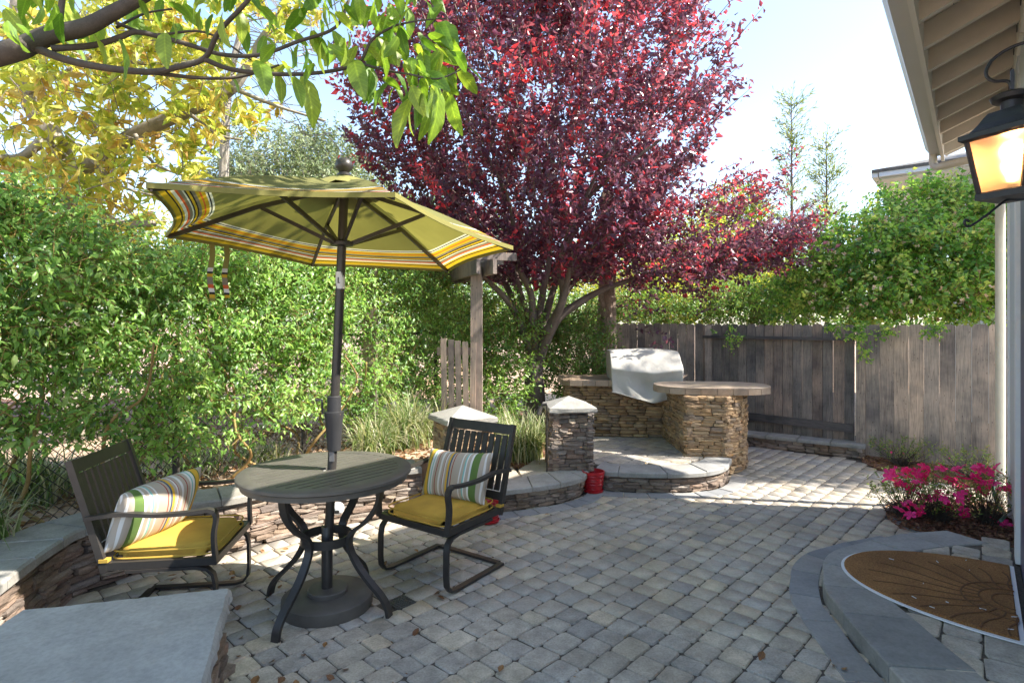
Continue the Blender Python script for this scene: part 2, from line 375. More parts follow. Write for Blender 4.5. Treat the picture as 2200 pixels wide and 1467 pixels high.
M['drym'] = leafmat('dry_litter', [(.16, .07, .03), (.26, .13, .05), (.36, .24, .12), (.12, .05, .03)], .2, 1.2, .6)
M['azalea'] = leafmat('azalea_petal', [(.9, .02, .24), (.95, .05, .34), (.85, .015, .2)], .35, 1.2, .5, src='object')
M['azleaf'] = leafmat('azalea_leaf', [(.08, .16, .03), (.14, .24, .05), (.25, .32, .08), (.3, .22, .08)], .35, 1.5, .45)
M['rosebud'] = leafmat('rose_bloom', [(.75, .6, .45), (.8, .55, .42), (.8, .7, .55)], .3, 1.1, .5)

# ------------------------------------------------------------------ stone pieces
def rough_block(seed, j=.09, cuts=1):
    rs = np.random.RandomState(seed); bm = bmesh.new(); bmesh.ops.create_cube(bm, size=1)
    bmesh.ops.subdivide_edges(bm, edges=bm.edges[:], cuts=cuts, use_grid_fill=True)
    for v in bm.verts:
        ext = [abs(abs(c)-.5) < 1e-4 for c in v.co]
        f = 1-.05*(sum(ext)-1)
        v.co = Vector((v.co.x*f, v.co.y*f, v.co.z*f))+Vector(((rs.rand()-.5)*j*.8, (rs.rand()-.5)*j*2.2, (rs.rand()-.5)*j*1.6))
    me = bpy.data.meshes.new('stone'); bm.to_mesh(me); bm.free(); return me
BLOCKS = [rough_block(s) for s in range(10)]
def block_arrays(me):
    V = np.array([v.co[:] for v in me.vertices]); T = []
    for p in me.polygons:
        q = list(p.vertices); T += [(q[0], q[i], q[i+1]) for i in range(1, len(q)-1)]
    return V, np.array(T)
BLA = [block_arrays(b) for b in BLOCKS]
def emit_pieces(parent, items, name, mat, mat_far, variants, arrays, limit=295, rest='stone_infill'):
    """items: (loc, rotz, scale, tilt); nearest ones as objects, the rest joined"""
    items = sorted(items, key=lambda it: (it[0].x**2+it[0].y**2)**.5)
    base = wloc(parent)
    key = mat.name
    vs = []
    for m in variants:
        c = m.copy(); c.materials.clear(); c.materials.append(mat); vs.append(c)
    for loc, rz, sc, tl in items[:limit]:
        link(name, vs[random.randrange(len(vs))], parent, loc-base, (tl[0], tl[1], rz), sc)
    far = items[limit:]
    if far:
        VV = []; FF = []; RR = []; k = 0
        for loc, rz, sc, tl in far:
            V, T = arrays[random.randrange(len(arrays))]
            c, s = math.cos(rz), math.sin(rz); P = V*np.array(sc)
            P = np.stack([P[:, 0]*c-P[:, 1]*s, P[:, 0]*s+P[:, 1]*c, P[:, 2]], 1)+np.array(loc)
            VV.append(P); FF.append(T+k); RR.append(np.full(len(V), random.random())); k += len(V)
        me = np_mesh(rest, mat_far, np.concatenate(VV), np.concatenate(FF), 3, np.concatenate(RR), base)
        o = link(rest, me, parent); o['kind'] = 'stuff'
def resample(path, step=.02):
    P = [Vector(p[:2]) for p in path]; out = [P[0]]
    for a, b in zip(P, P[1:]):
        n = max(1, int((b-a).length/step))
        out += [a.lerp(b, i/n) for i in range(1, n+1)]
    return out
def smooth_path(path, n=12, closed=False):
    """Catmull-Rom"""
    P = [Vector(p) for p in path]; out = []
    for i in range(len(P)-1):
        p0 = P[max(i-1, 0)]; p1 = P[i]; p2 = P[i+1]; p3 = P[min(i+2, len(P)-1)]
        for k in range(n):
            t = k/n; out.append(.5*((2*p1)+(p2-p0)*t+(2*p0-5*p1+4*p2-p3)*t*t+(3*p1-p0-3*p2+p3)*t**3))
    out.append(P[-1]); return out
def wall_items(path, z0, z1, course=.036, lmin=.07, lmax=.22, depth=.07, side=1, ends=True):
    """ledge stones standing on the outer face of a path; side=+1: face is to the right of travel"""
    P = resample(path); L = [0]
    for a, b in zip(P, P[1:]): L.append(L[-1]+(b-a).length)
    tot = L[-1]; items = []; z = z0
    def at(s):
        s = min(max(s, 0), tot-1e-6); i = int(np.searchsorted(L, s))-1; i = max(0, min(i, len(P)-2))
        t = (s-L[i])/max(L[i+1]-L[i], 1e-6); p = P[i].lerp(P[i+1], t); i0 = max(0, i-2); i1 = min(len(P)-1, i+3)
        return p, (P[i1]-P[i0]).normalized()
    while z < z1-.008:
        h = min(course*random.uniform(.75, 1.3), z1-z)
        if z1-z-h < .012: h = z1-z
        s = -random.random()*.05
        while s < tot:
            ln = random.uniform(lmin, lmax); 
            if s+ln > tot: ln = tot-s+.01
            if ln > .02:
                hh = h; split = random.random() < .12
                p, t = at(s+ln/2); nn = Vector((t.y, -t.x))*side
                pr = random.uniform(-.014, .014)
                q = p+nn*(-depth/2+pr)
                for zz, h2 in (((z, hh),) if not split else ((z, hh*.5), (z+hh*.5, hh*.5))):
                    items.append((Vector((q.x, q.y, zz+h2/2)), math.atan2(t.y, t.x)+random.uniform(-.03, .03), (ln*.99+.002, depth, h2*.96), (random.uniform(-.04, .04), random.uniform(-.02, .02))))
            s += ln
        z += h
    return items
def strip_pieces(parent, name, mat, inner, outer, z0, z1, n, gap=.006, bev=.006, smooth=False):
    """split the band between two equal-length paths into n slabs, each an object"""
    I = inner; O = outer; m = len(I); base = wloc(parent); res = []
    cuts = [int(round(k*(m-1)/n)) for k in range(n+1)]
    for a, b in zip(cuts, cuts[1:]):
        if b <= a: continue
        poly = [I[i] for i in range(a, b+1)]+[O[i] for i in range(b, a-1, -1)]
        c = sum((Vector(p[:2]) for p in poly), Vector((0, 0)))/len(poly)
        t0 = (Vector(I[b][:2])-Vector(I[a][:2])); L = max(t0.length, .01)
        pts = []
        for p in poly:
            d = Vector(p[:2])-c; pts.append(c+d*(1-gap/max(d.length*1.2, .02)))
        dz = random.uniform(-.002, .002)
        mb = MB(); mb.prism(pts, z0, z1+dz, bev); res.append(mb.build(name, mat, parent))
    return res
def offset_path(P, d):
    out = []
    for i, p in enumerate(P):
        a = P[max(i-1, 0)]; b = P[min(i+1, len(P)-1)]; t = (Vector(b[:2])-Vector(a[:2])).normalized()
        out.append(Vector(p[:2])+Vector((t.y, -t.x))*d)
    return out

def toward(P, c, d):
    c = Vector(c); return [Vector(p[:2])+(c-Vector(p[:2])).normalized()*d for p in P]

# ------------------------------------------------------------------ ground and patio
mb = MB(); mb.add([(-400, -400, -.06), (400, -400, -.06), (400, 400, -.06), (-400, 400, -.06)], [(0, 1, 2, 3)])
tag(mb.build('ground', M['soil']), kind='structure')
patio = empty('patio', (1, 4, 0), kind='structure')
mb = MB(); mb.prism([(-3.2, -1), (3.3, -1), (6.5, 4.2), (4.6, 8.0), (1.2, 9.0), (-1.5, 7.5), (-3.2, 3.6)], -.05, -.008); mb.build('bedding_sand', M['sand'], patio)
d1 = Vector((.69, .7238)); d2 = Vector((.7238, -.69))
# plan curves (front faces) of the structures
WALLF = [G(-260, 1500, .33), G(-120, 1360, .33), G(0, 1264, .33), G(100, 1190, .33), G(190, 1143, .33), G(378, 1098, .33), G(510, 1077, .33), G(600, 1056, .33), G(700, 1038, .33), G(811, 1022, .33), G(905, 1012, .33)]
WALLF = [p.xy for p in WALLF]; wallc = smooth_path(WALLF, 10)
STEPF = [G(930, 1120), G(1000, 1112), G(1073, 1100), G(1140, 1091), G(1200, 1081), G(1245, 1068), G(1262, 1050)]
stepc = smooth_path([p.xy for p in STEPF], 8)
BSTEP = [G(1285, 1045), G(1310, 1054), G(1400, 1058), G(1480, 1057), G(1530, 1051), G(1556, 1040), G(1566, 1022)]
bstepc = smooth_path([p.xy for p in BSTEP], 8)
U = Vector((.626, .78)); NN = Vector((-.78, .626)); W0 = Vector((3.018, 3.439))
def HW(t, w): return W0+U*t+NN*w
RZ = .08
RS_OUT = [G(2034, 1138, RZ), G(1960, 1143, RZ), G(1907, 1151, RZ), G(1850, 1163, RZ), G(1795, 1179, RZ), G(1772, 1196, RZ), G(1766, 1222, RZ), G(1771, 1262, RZ), G(1795, 1295, RZ), G(1852, 1365, RZ), G(1935, 1458, RZ), G(1975, 1510, RZ)]
rso = smooth_path([p.xy for p in RS_OUT], 6)
RS_IN = [G(2127, 1166, RZ), G(2055, 1171, RZ), G(1990, 1180, RZ), G(1940, 1190, RZ), G(1905, 1203, RZ), G(1885, 1220, RZ), G(1882, 1243, RZ), G(1900, 1275, RZ), G(1940, 1308, RZ), G(2044, 1395, RZ), G(2124, 1461, RZ), G(2170, 1500, RZ)]
rsi = smooth_path([p.xy for p in RS_IN], 6)
def inside(p, poly):
    x, y = p[0], p[1]; c = False; j = len(poly)-1
    for i in range(len(poly)):
        xi, yi = poly[i][0], poly[i][1]; xj, yj = poly[j][0], poly[j][1]
        if (yi > y) != (yj > y) and x < (xj-xi)*(y-yi)/(yj-yi)+xi: c = not c
        j = i
    return c
terrace_poly = [p for p in stepc]+[Vector((.72, 5.7)), Vector((.8, 6.4)), Vector((-.4, 6.4)), Vector((-1.0, 5.2))]
plat_poly = [p for p in bstepc]+[Vector((2.5, 6.4)), Vector((2.5, 7.2)), Vector((.7, 7.4)), Vector((.66, 5.3))]
bed_poly = [p.xy for p in (G(1925, 1078), G(1903, 1090), G(1903, 1104), G(1915, 1120), G(1940, 1136), G(1975, 1146), G(2050, 1150), G(2120, 1175), G(2190, 1200))]+[HW(1.35, .0), G(2150, 1085).xy, G(2040, 1072).xy]
fbed_poly = [p.xy for p in (G(1850, 978), G(1852, 992), G(1890, 1010), G(1950, 1026), G(2040, 1040), G(2160, 1056), G(2260, 1070), G(2260, 1010), G(1860, 960))]
left_out = [p for p in wallc]+[Vector((-.5, 5.3)), Vector((-6, 6)), Vector((-6, 0))]
rplat_poly = [p for p in rso]+[Vector((3.3, 1.2)), HW(.1, 0)]
grate_c = G(862, 1294)
def free(p, r=.0):
    for poly in (terrace_poly, plat_poly, bed_poly, fbed_poly, left_out, rplat_poly):
        if inside(p, poly): return False
    if (p-HW(0, 0)).dot(NN) < 0 and (p-HW(0, 0)).dot(U) < 1.42: return False
    if (p-grate_c.xy).length < .075: return False
    # the low wall and gate beyond
    a, b = G(1600, 957).xy, G(1858, 988).xy
    if (b-a).x*(p-a).y-(b-a).y*(p-a).x > 0 and p.x > 2.6: return False
    return p.y > .9
def paver_mesh(seed):
    rs = np.random.RandomState(seed); ch = .095; mbx = MB()
    def ring(sc, z, j):
        P = []
        for sx, sy in ((-1, -1), (1, -1), (1, 1), (-1, 1)):
            a = (sx*.5, sy*(.5-ch)); b = (sx*(.5-ch), sy*.5)
            pr = [a, b] if sx*sy < 0 else [b, a]
            if (sx, sy) in ((-1, -1),): pr = [a, b]
            if (sx, sy) == (1, -1): pr = [b, a]
            if (sx, sy) == (1, 1): pr = [a, b]
            if (sx, sy) == (-1, 1): pr = [b, a]
            P += pr
        return [(x*sc, y*sc, z) for x, y in P]
    jit = [(rs.normal()*.014, rs.normal()*.014) for _ in range(8)]
    r0 = [(x+a, y+b, z) for (x, y, z), (a, b) in zip(ring(.955, -1, 0), jit)]
    r1 = [(x+a, y+b, z) for (x, y, z), (a, b) in zip(ring(.96, -.14, 0), jit)]
    r2 = [(x+a, y+b, rs.normal()*.02) for (x, y, z), (a, b) in zip(ring(.895, 0, 0), jit)]
    V = r0+r1+r2; Fc = [(k*8+i, k*8+(i+1) % 8, (k+1)*8+(i+1) % 8, (k+1)*8+i) for k in (0, 1) for i in range(8)]+[tuple(range(16, 24))]
    mbx.add(V, Fc); return mbx.mesh('paver', None)
PVM = [paver_mesh(s) for s in range(9)]; PVA = [block_arrays(m) for m in PVM]
items = []; s0 = -6.0; roww = .128
r = s0
while r < 3.2:
    w = roww; a = -1.0+random.random()*.2
    while a < 9.5:
        ln = random.choice([.112, .135, .14, .155, .175]); c = d1*(a+ln/2)+d2*(r+w/2)
        if -3.3 < c.x < 6 and 1.3 < c.y < 8.3 and abs(c.x) < c.y*.93+.35 and free(c):
            items.append((Vector((c.x, c.y, random.uniform(-.0015, .0015))), math.atan2(d1.y, d1.x)+random.uniform(-.012, .012), (ln, w, .045), (random.uniform(-.012, .012), random.uniform(-.012, .012))))
        a += ln
    r += w
emit_pieces(patio, items, 'paver', M['paver'], M['paver_far'], PVM, PVA, 298, 'paver_field')
# border courses that follow the curves
def band(path, d0, d1_, n, mat, nm='border_stone', z=.006):
    strip_pieces(patio, nm, mat, offset_path(path, d0), offset_path(path, d1_), -.03, z, n, .004, .005)
band(stepc[4:], .02, .17, 9, M['band']); band(bstepc[6:], .02, .17, 9, M['band'])
band(rso[8:], .012, .17, 7, M['band'])
bp = smooth_path(bed_poly[0:7], 6); band(bp, -.005, -.16, 7, M['band'])
# round bluestone inlay that starts at the lower edge
cc = Vector((1.05, 1.02)); arc0 = [cc+Vector((math.cos(R(a)), math.sin(R(a))))*1.27 for a in range(18, 150, 6)]
arc1 = [cc+Vector((math.cos(R(a)), math.sin(R(a))))*.95 for a in range(18, 150, 6)]
strip_pieces(patio, 'border_stone', M['blue'], arc0, arc1, -.03, .009, 5, .004, .005)

# drain grate
gr = empty('drain_grate', (grate_c.x, grate_c.y, 0), 'small square perforated drain grate set in the pavers by the table foot', 'drain grate')
mb = MB()
ca, sa = math.cos(R(46)), math.sin(R(46)); Mz = Matrix.Rotation(R(46), 3, 'Z')
for i in range(7):
    q = -.054+i*.018
    for lx, ly, sx, sy in ((q, 0, .006, .114), (0, q, .114, .006)):
        mb.box((grate_c.x+lx*ca-ly*sa, grate_c.y+lx*sa+ly*ca, .002+(.001 if sx > sy else 0)), (sx, sy, .006), Mz)
mb.build('grid', M['grate'], gr)
mb = MB(); mb.box((grate_c.x, grate_c.y, -.02), (.13, .13, .02), Mz); mb.build('sump', M['black'], gr)

# ------------------------------------------------------------------ left retaining wall
wcol = wallc
rw = empty('retaining_wall', (-2.2, 3.4, 0), 'curved low stacked stone retaining wall with flagstone cap behind the table and left chair', 'retaining wall')
off = offset_path(wcol, -.28)
mb = MB(); mb.prism([p for p in offset_path(wcol, -.05)]+[p for p in reversed(off)], -.05, .325); mb.build('core', M['mortar'], rw)
its = wall_items(wcol[14:], 0.0, .32, .038, .07, .24, .07, 1)
its = [i for i in its if abs(i[0].x) < i[0].y*.93+.3]
emit_pieces(rw, its, 'stone', M['stone'], M['stone_far'], BLOCKS, BLA, 298)
strip_pieces(rw, 'cap_stone', M['cap'], offset_path(wcol[8:], .03), offset_path(wcol[8:], -.30), .322, .372, 15, .004, .012)
# round wall lamp
p = G(728, 1088, .2); wl = empty('wall_light', (p.x, p.y-.02, .2), 'small round white garden light fixed to the stone wall behind the table', 'garden light')
mb = MB(); mb.lathe([(.03, 0), (.045, .012), (.045, .03), (.03, .05), (.012, .058)], (0, 0, 0), 16)
o = mb.build('housing', M['white'], wl, world=False); o.rotation_euler = (R(90), 0, R(10))
mb = MB(); mb.box((0, -.05, -.012), (.05, .03, .02)); mb.build('shade', M['black'], wl, world=False)

# raised soil bed behind the wall
mb = MB()
bedp = [p for p in offset_path(wcol, -.25)]+[Vector((-.35, 5.6)), Vector((-.1, 9.0)), Vector((-3, 9.5)), Vector((-9, 9)), Vector((-9, 0))]
mb.prism(bedp, -.05, .315); tag(mb.build('planting_bed', M['soil']), kind='structure')
mb = MB(); mb.prism([(-60, 9.2), (-2.0, 9.2), (-1, 30), (-60, 30)], -.05, .30); tag(mb.build('terrain', M['soil']), kind='structure')
mb = MB(); mb.prism([(-9, 7.0), (-3.4, 6.4), (-2.2, 8.6), (-1.6, 9.2), (-9, 9.1)], .30, .322); tag(mb.build('path', M['mulch']), kind='structure')

# near seat wall with a big slab
SL = [G(497, 1260, .46), G(440, 1467, .46), G(425, 1540, .46), Vector((-2.4, 1.35, 0)), G(-130, 1420, .46), G(0, 1338, .46), G(50, 1306, .46)]
sw = empty('seat_wall', (-1.4, 1.8, 0), 'stone seat wall topped by one large grey bluestone slab beside the left chair', 'seat wall')
c0 = sum((p.xy for p in SL), Vector((0, 0)))/len(SL)
bod = [c0+(p.xy-c0)*.95 for p in SL]
mb = MB(); mb.prism([c0+(p.xy-c0)*.9 for p in SL], 0, .40); mb.build('core', M['mortar'], sw)
bod2 = [p for p in bod]; bod2 = bod2[::-1]
its = wall_items([bod[-2], bod[-1], bod[0], bod[1], bod[2]], 0, .40, .045, .08, .2, .07, -1)
emit_pieces(sw, its, 'stone', M['stone'], M['stone_far'], BLOCKS, BLA, 200)
# slab with a rough, chipped edge
out = []
P = [p.xy for p in SL]
for i in range(len(P)):
    a = P[i]; b = P[(i+1) % len(P)]; n = max(2, int((b-a).length/.025))
    for k in range(n):
        q = a.lerp(b, k/n); d = (q-c0).normalized(); out.append(q+d*random.uniform(-.004, .003))
n = len(out); V = [(p.x, p.y, .458+.0) for p in [q+(c0-q).normalized()*.012 for q in out]]
V += [(p.x, p.y, .446) for p in out]
V += [((p+(p-c0).normalized()*random.uniform(-.002, .012)).x, (p+(p-c0).normalized()*random.uniform(-.002, .012)).y, .425+random.uniform(-.006, .006)) for p in out]
V += [((p-(p-c0).normalized()*random.uniform(.0, .02)).x, (p-(p-c0).normalized()*random.uniform(0, .02)).y, .40) for p in out]
mb = MB(); mb.add(V, [tuple(range(n)), tuple(range(4*n-1, 3*n-1, -1))]+[(k*n+i, (k+1)*n+i, (k+1)*n+(i+1) % n, k*n+(i+1) % n) for k in range(3) for i in range(n)])
mb.build('slab', M['blue'], sw)

# ------------------------------------------------------------------ low terrace with its curved step
TZ = .18
te = empty('terrace_step', (.1, 5.1, 0), 'curved low stone step with grey cap slabs between the two stone pillars', 'step')
mb = MB(); mb.prism([p for p in offset_path(stepc, -.05)]+[Vector((.62, 6.2)), Vector((-.6, 6.2)), Vector((-.75, 4.8))], -.02, TZ-.04); mb.build('core', M['mortar'], te)
its = wall_items(stepc, 0, TZ-.04, .034, .07, .2, .06, 1)
emit_pieces(te, its, 'stone', M['stone'], M['stone_far'], BLOCKS, BLA, 200)
strip_pieces(te, 'cap_stone', M['blue'], offset_path(stepc, .03), toward(stepc, (.05, 6.3), .32), TZ-.042, TZ, 6, .004, .008)
inn = toward(stepc, (.05, 6.3), .325)
for poly in ([inn[10], inn[22], (Vector(inn[22])+Vector((-.05, .25))), Vector((-.1, 5.75)), Vector((-.35, 5.4))],
             [inn[22], inn[32], inn[40], Vector((.45, 5.8)), Vector((.25, 5.75)), (Vector(inn[22])+Vector((-.03, .25)))],
             [inn[0], inn[10], Vector((-.36, 5.39)), Vector((-.62, 5.0))]):
    c = sum((Vector(p) for p in poly), Vector((0, 0)))/len(poly)
    mb = MB(); mb.prism([c+(Vector(p)-c)*.985 for p in poly], TZ-.04, TZ-.003, .005); mb.build('flagstone', M['tan'], te)

def pillar(c, w, h0, h1, rz, label, mats, limit=140):
    e = empty('stone_pillar', (c[0], c[1], h0), label, 'pillar', 'stone pillars')
    Mz = Matrix.Rotation(rz, 3, 'Z')
    mb = MB(); mb.box((c[0], c[1], (h0+h1)/2), (w-.07, w-.07, h1-h0), Mz); mb.build('core', M['mortar'], e)
    cs = [Vector((c[0], c[1]))+(Mz @ Vector((sx*w/2, sy*w/2, 0))).xy for sx, sy in ((-1, -1), (1, -1), (1, 1), (-1, 1))]
    its = []
    for i in range(4): its += wall_items([cs[i], cs[(i+1) % 4]], h0, h1, .034, .05, .2, .06, 1)
    emit_pieces(e, its, 'stone', M[mats], M[mats+'_far'], BLOCKS, BLA, 298)
    k = w/2+.035; n = 6; V = []; 
    ring = []
    for sx, sy, ex, ey in ((-1, -1, 1, -1), (1, -1, 1, 1), (1, 1, -1, 1), (-1, 1, -1, -1)):
        for q in range(n): ring.append((k*(sx+(ex-sx)*q/n), k*(sy+(ey-sy)*q/n)))
    m = len(ring)
    for z, s in ((h1, .97), (h1+.012, 1.0), (h1+.04, .99), (h1+.047, .965)):
        for x, y in ring:
            j = random.uniform(-.004, .004); p = Mz @ Vector((x*s+j, y*s+j, 0)); V.append((c[0]+p.x, c[1]+p.y, z))
    V.append((c[0], c[1], h1+.047+.085))
    Fc = [tuple(range(m-1, -1, -1))]+[(a*m+i, a*m+(i+1) % m, (a+1)*m+(i+1) % m, (a+1)*m+i) for a in range(3) for i in range(m)]+[(3*m+i, 3*m+(i+1) % m, 4*m) for i in range(m)]
    mb = MB(); mb.add(V, Fc); mb.build('cap_stone', M['cap'], e)
    return e
pillar((-.41, 4.80), .37, .15, .70, R(28), 'left stone pillar with bright pyramid cap, partly hidden behind the right chair', 'stonew')
pillar((.53, 5.42), .37, TZ, .70, R(6), 'right stone pillar with grey pyramid cap at the corner of the barbecue platform', 'stone')

# ------------------------------------------------------------------ barbecue platform and island
pl = empty('platform_step', (1.4, 6.0, 0), 'raised barbecue platform with curved stacked stone riser and grey cap slabs', 'platform')
mb = MB(); mb.prism([p for p in offset_path(bstepc, -.05)]+[Vector((2.3, 6.0)), Vector((2.2, 7.2)), Vector((.6, 7.4)), Vector((.62, 5.3))], -.02, TZ-.04); mb.build('core', M['mortar'], pl)
its = wall_items(bstepc, 0, TZ-.04, .034, .07, .2, .06, 1)
emit_pieces(pl, its, 'stone', M['stone'], M['stone_far'], BLOCKS, BLA, 200)
strip_pieces(pl, 'cap_stone', M['blue'], offset_path(bstepc, .03), toward(bstepc, (1.4, 7.0), .30), TZ-.042, TZ, 5, .004, .008)
its = []
inb = toward(bstepc, (1.4, 7.0), .27); area = [p for p in inb]+[Vector((2.05, 6.9)), Vector((.62, 7.1)), Vector((.74, 5.5))]
r = -6
while r < 1:
    a = 3+random.random()*.2
    while a < 8.5:
        ln = random.choice([.135, .165, .2, .225]); c = d1*(a+ln/2)+d2*(r+.07)
        if inside(c, area): its.append((Vector((c.x, c.y, TZ-.002)), math.atan2(d1.y, d1.x), (ln, .145, .035), (0, 0)))
        a += ln
    r += .148
emit_pieces(pl, its, 'paver', M['paver'], M['paver_far'], PVM, PVA, 290, 'paver_infill')

bq = empty('barbecue_island', (1.6, 6.6, 0), 'stone barbecue island with tan ledge stone sides and a tiled counter with rounded end', 'barbecue island')
CT = .85
WL = 6.86   # front face of the counter wall
mb = MB(); mb.prism([(.69, WL+.06), (2.2, WL-.1), (2.2, WL+.55), (.69, WL+.6)], 0, CT-.07)
mb.prism([(1.80, 5.86), (2.14, 5.84), (2.40, 6.06), (2.46, 6.3), (2.4, 6.6), (2.2, 7.2), (1.80, 7.0)], 0, CT-.07); mb.build('core', M['mortar'], bq)
pierp = [Vector((1.755, 6.75)), Vector((1.755, 5.80)), Vector((2.14, 5.77)), Vector((2.36, 5.93)), Vector((2.49, 6.13)), Vector((2.50, 6.4)), Vector((2.45, 6.7))]
its = wall_items([pierp[0], pierp[1]], TZ, CT-.07, .034, .06, .19, .06, 1)+wall_items([pierp[1], pierp[2]], 0.0, CT-.07, .034, .06, .2, .06, 1)
its += wall_items(smooth_path(pierp[2:], 5), 0, CT-.07, .034, .05, .15, .06, 1)
its += wall_items([Vector((.66, WL+.6)), Vector((.66, WL))], 0, CT-.07, .034, .06, .2, .06, 1)+wall_items([Vector((.66, WL)), Vector((1.85, WL-.12))], TZ, CT-.07, .034, .07, .24, .06, 1)
emit_pieces(bq, its, 'stone', M['stonew'], M['stonew_far'], BLOCKS, BLA, 298)
# counter slabs: back run and the oval bar, with tiled edge
mb = MB(); mb.prism([(.60, WL-.07), (1.9, WL-.18), (2.3, WL+.7), (.60, WL+.66)], CT-.012, CT, .004); mb.build('counter_top', M['tile'], bq)
def tiles(path, z0, z1, ln, side=1):
    P = resample(path, .01); L = 0; a = 0
    segs = []; s = 0; start = 0
    for i in range(1, len(P)):
        s += (P[i]-P[i-1]).length
        if s >= ln or i == len(P)-1:
            segs.append((start, i)); start = i; s = 0
    for a, b in segs:
        p, q = P[a], P[b]; t = (q-p).normalized(); nn = Vector((t.y, -t.x))*side; m = (p+q)/2
        mb = MB(); mb.box((m.x, m.y, (z0+z1)/2), ((q-p).length-.004, .014, z1-z0), Matrix.Rotation(math.atan2(t.y, t.x), 3, 'Z')); mb.build('edge_tile', M['tile'], bq)
tiles([Vector((.595, WL+.6)), Vector((.595, WL-.075)), Vector((1.88, WL-.185))], CT-.068, CT-.002, .15)
bar = []
for k in range(40):
    q = 2*math.pi*k/40; e = 2.5
    x = math.copysign(abs(math.cos(q))**(2/e), math.cos(q))*.60; y = math.copysign(abs(math.sin(q))**(2/e), math.sin(q))*.36
    a = R(-4); bar.append(Vector((2.13+x*math.cos(a)-y*math.sin(a), 6.20+x*math.sin(a)+y*math.cos(a))))
mb = MB(); mb.prism(bar, CT-.004, CT+.008, .004); mb.build('bar_top', M['tile'], bq)
mb = MB(); cb_ = Vector((2.13, 6.2)); mb.prism([cb_+(p-cb_)*.97 for p in bar], CT-.066, CT-.006); mb.build('bar_core', M['mortar'], bq)
tiles(bar+[bar[0]], CT-.065, CT-.006, .15)

# grill cover (a draped cloth over the grill)
from mathutils.noise import noise as noise3
def cover():
    base = Vector((1.56, WL-.02)); ang = R(-4); w, d = .80, .62; zt, zb = 1.20, .62
    nx, n = 0, 0
    bmv = []; rows = 26
    # ring around: front, right, back, left
    per = []
    for i in range(31): per.append((-.5+i/30, -.5, 0))
    for i in range(1, 15): per.append((.5, -.5+i/14, 1))
    for i in range(1, 21): per.append((.5-i/20, .5, 2))
    for i in range(1, 14): per.append((-.5, .5-i/14, 3))
    m = len(per); V = []; rs = random.Random(5)
    for r_ in range(rows+1):
        t = r_/rows
        for k, (x, y, s) in enumerate(per):
            lid = min(1, t/.42)
            yy = y*d
            if y < 0: yy = y*d*(.10+.90*lid**.85)
            xx = x*w*(1+.03*math.sin(t*math.pi))
            hem = zb+(.16 if s == 2 else 0)
            if s == 0: hem = zb-.02+.11*abs(x-.08)*2
            if s in (1, 3): hem = zb+.09+.05*(y+.5)
            z = zt*(1-t)+hem*t
            fr = max(0, (t-.42)/.58)
            nz = noise3(Vector((x*3+7, y*3+(s*5), t*2.2))); nz2 = noise3(Vector((x*9+3, y*9+s*3, t*5)))
            fold = (.03*nz+.014*math.sin(x*14+y*14+t*5*(x-.1)+nz*3))*fr+.007*nz2*(.3+fr)+.004*nz
            swag = -.05*math.sin(fr*math.pi)*(1-abs(x)*1.6) if s == 0 else -.03*fr
            nx_, ny_ = (0, -1) if s == 0 else ((1, 0) if s == 1 else ((0, 1) if s == 2 else (-1, 0)))
            xx += nx_*(fold+(swag if s in (1, 3) else 0)); yy += ny_*(fold+(swag if s == 0 else 0))
            V.append((xx, yy, z+.010*math.sin(x*7+1)*(t < .05)))
    Fc = [(a*m+i, (a+1)*m+i, (a+1)*m+(i+1) % m, a*m+(i+1) % m) for a in range(rows) for i in range(m)]
    V.append((0, .02, zt+.012)); tp = len(V)-1; Fc += [(i, (i+1) % m, tp) for i in range(m)]
    ca, sa = math.cos(ang), math.sin(ang)
    V = [(base.x+x*ca-(y+.07)*sa, base.y+x*sa+(y+.07)*ca, z) for x, y, z in V]
    mb = MB(); mb.add(V, Fc); mt = solid('cover_vinyl', (.40, .385, .35), .6, var=.12, nscale=5, bmp=.6, bdist=.02)
    o = mb.build('grill_cover', mt, smooth='all')
    hm = [V[rows*m+i] for i in range(m)]+[V[rows*m]]; mh = MB(); mh.tube([Vector(p)+Vector((0, 0, .004)) for p in hm], .006, 6); mh.build('hem', mt, o)
    mo = o.modifiers.new('subsurf', 'SUBSURF'); mo.levels = 1; mo.render_levels = 1
    tag(o, 'pale grey vinyl cover draped over the grill on the stone counter', 'grill cover')
cover()

# ------------------------------------------------------------------ right-hand landing with its mat
ld = empty('landing_step', (2.5, 3.2, 0), 'low bluestone landing with curved edge in front of the house door', 'step')
mb = MB(); mb.prism([p for p in offset_path(rso, -.03)]+[Vector((3.4, 1.0)), HW(-.2, 0), HW(.12, 0)], -.03, RZ-.02); mb.build('core', M['mortar'], ld)
strip_pieces(ld, 'bluestone_slab', M['blue'], rso, rsi, -.01, RZ, 8, .0035, .007)
its = []
area = [p for p in offset_path(rsi, .075)]+[Vector((3.2, 1.2)), HW(-1.2, 0), HW(.35, 0)]
r = -2
while r < 4:
    a = -1+random.random()*.2
    while a < 7:
        ln = random.choice([.165, .2, .225, .3]); c = U*(a+ln/2)+NN*(-r)
        if inside(c, area): its.append((Vector((c.x, c.y, RZ-.003)), math.atan2(U.y, U.x), (ln, .148, .035), (0, 0)))
        a += ln
    r += .15
mb = MB(); mb.prism([p for p in rsi]+area[-3:], -.02, RZ-.012); mb.build('bedding_sand', M['sand'], ld)
emit_pieces(ld, its, 'paver', M['paver'], M['paver_far'], PVM, PVA, 200, 'paver_infill')
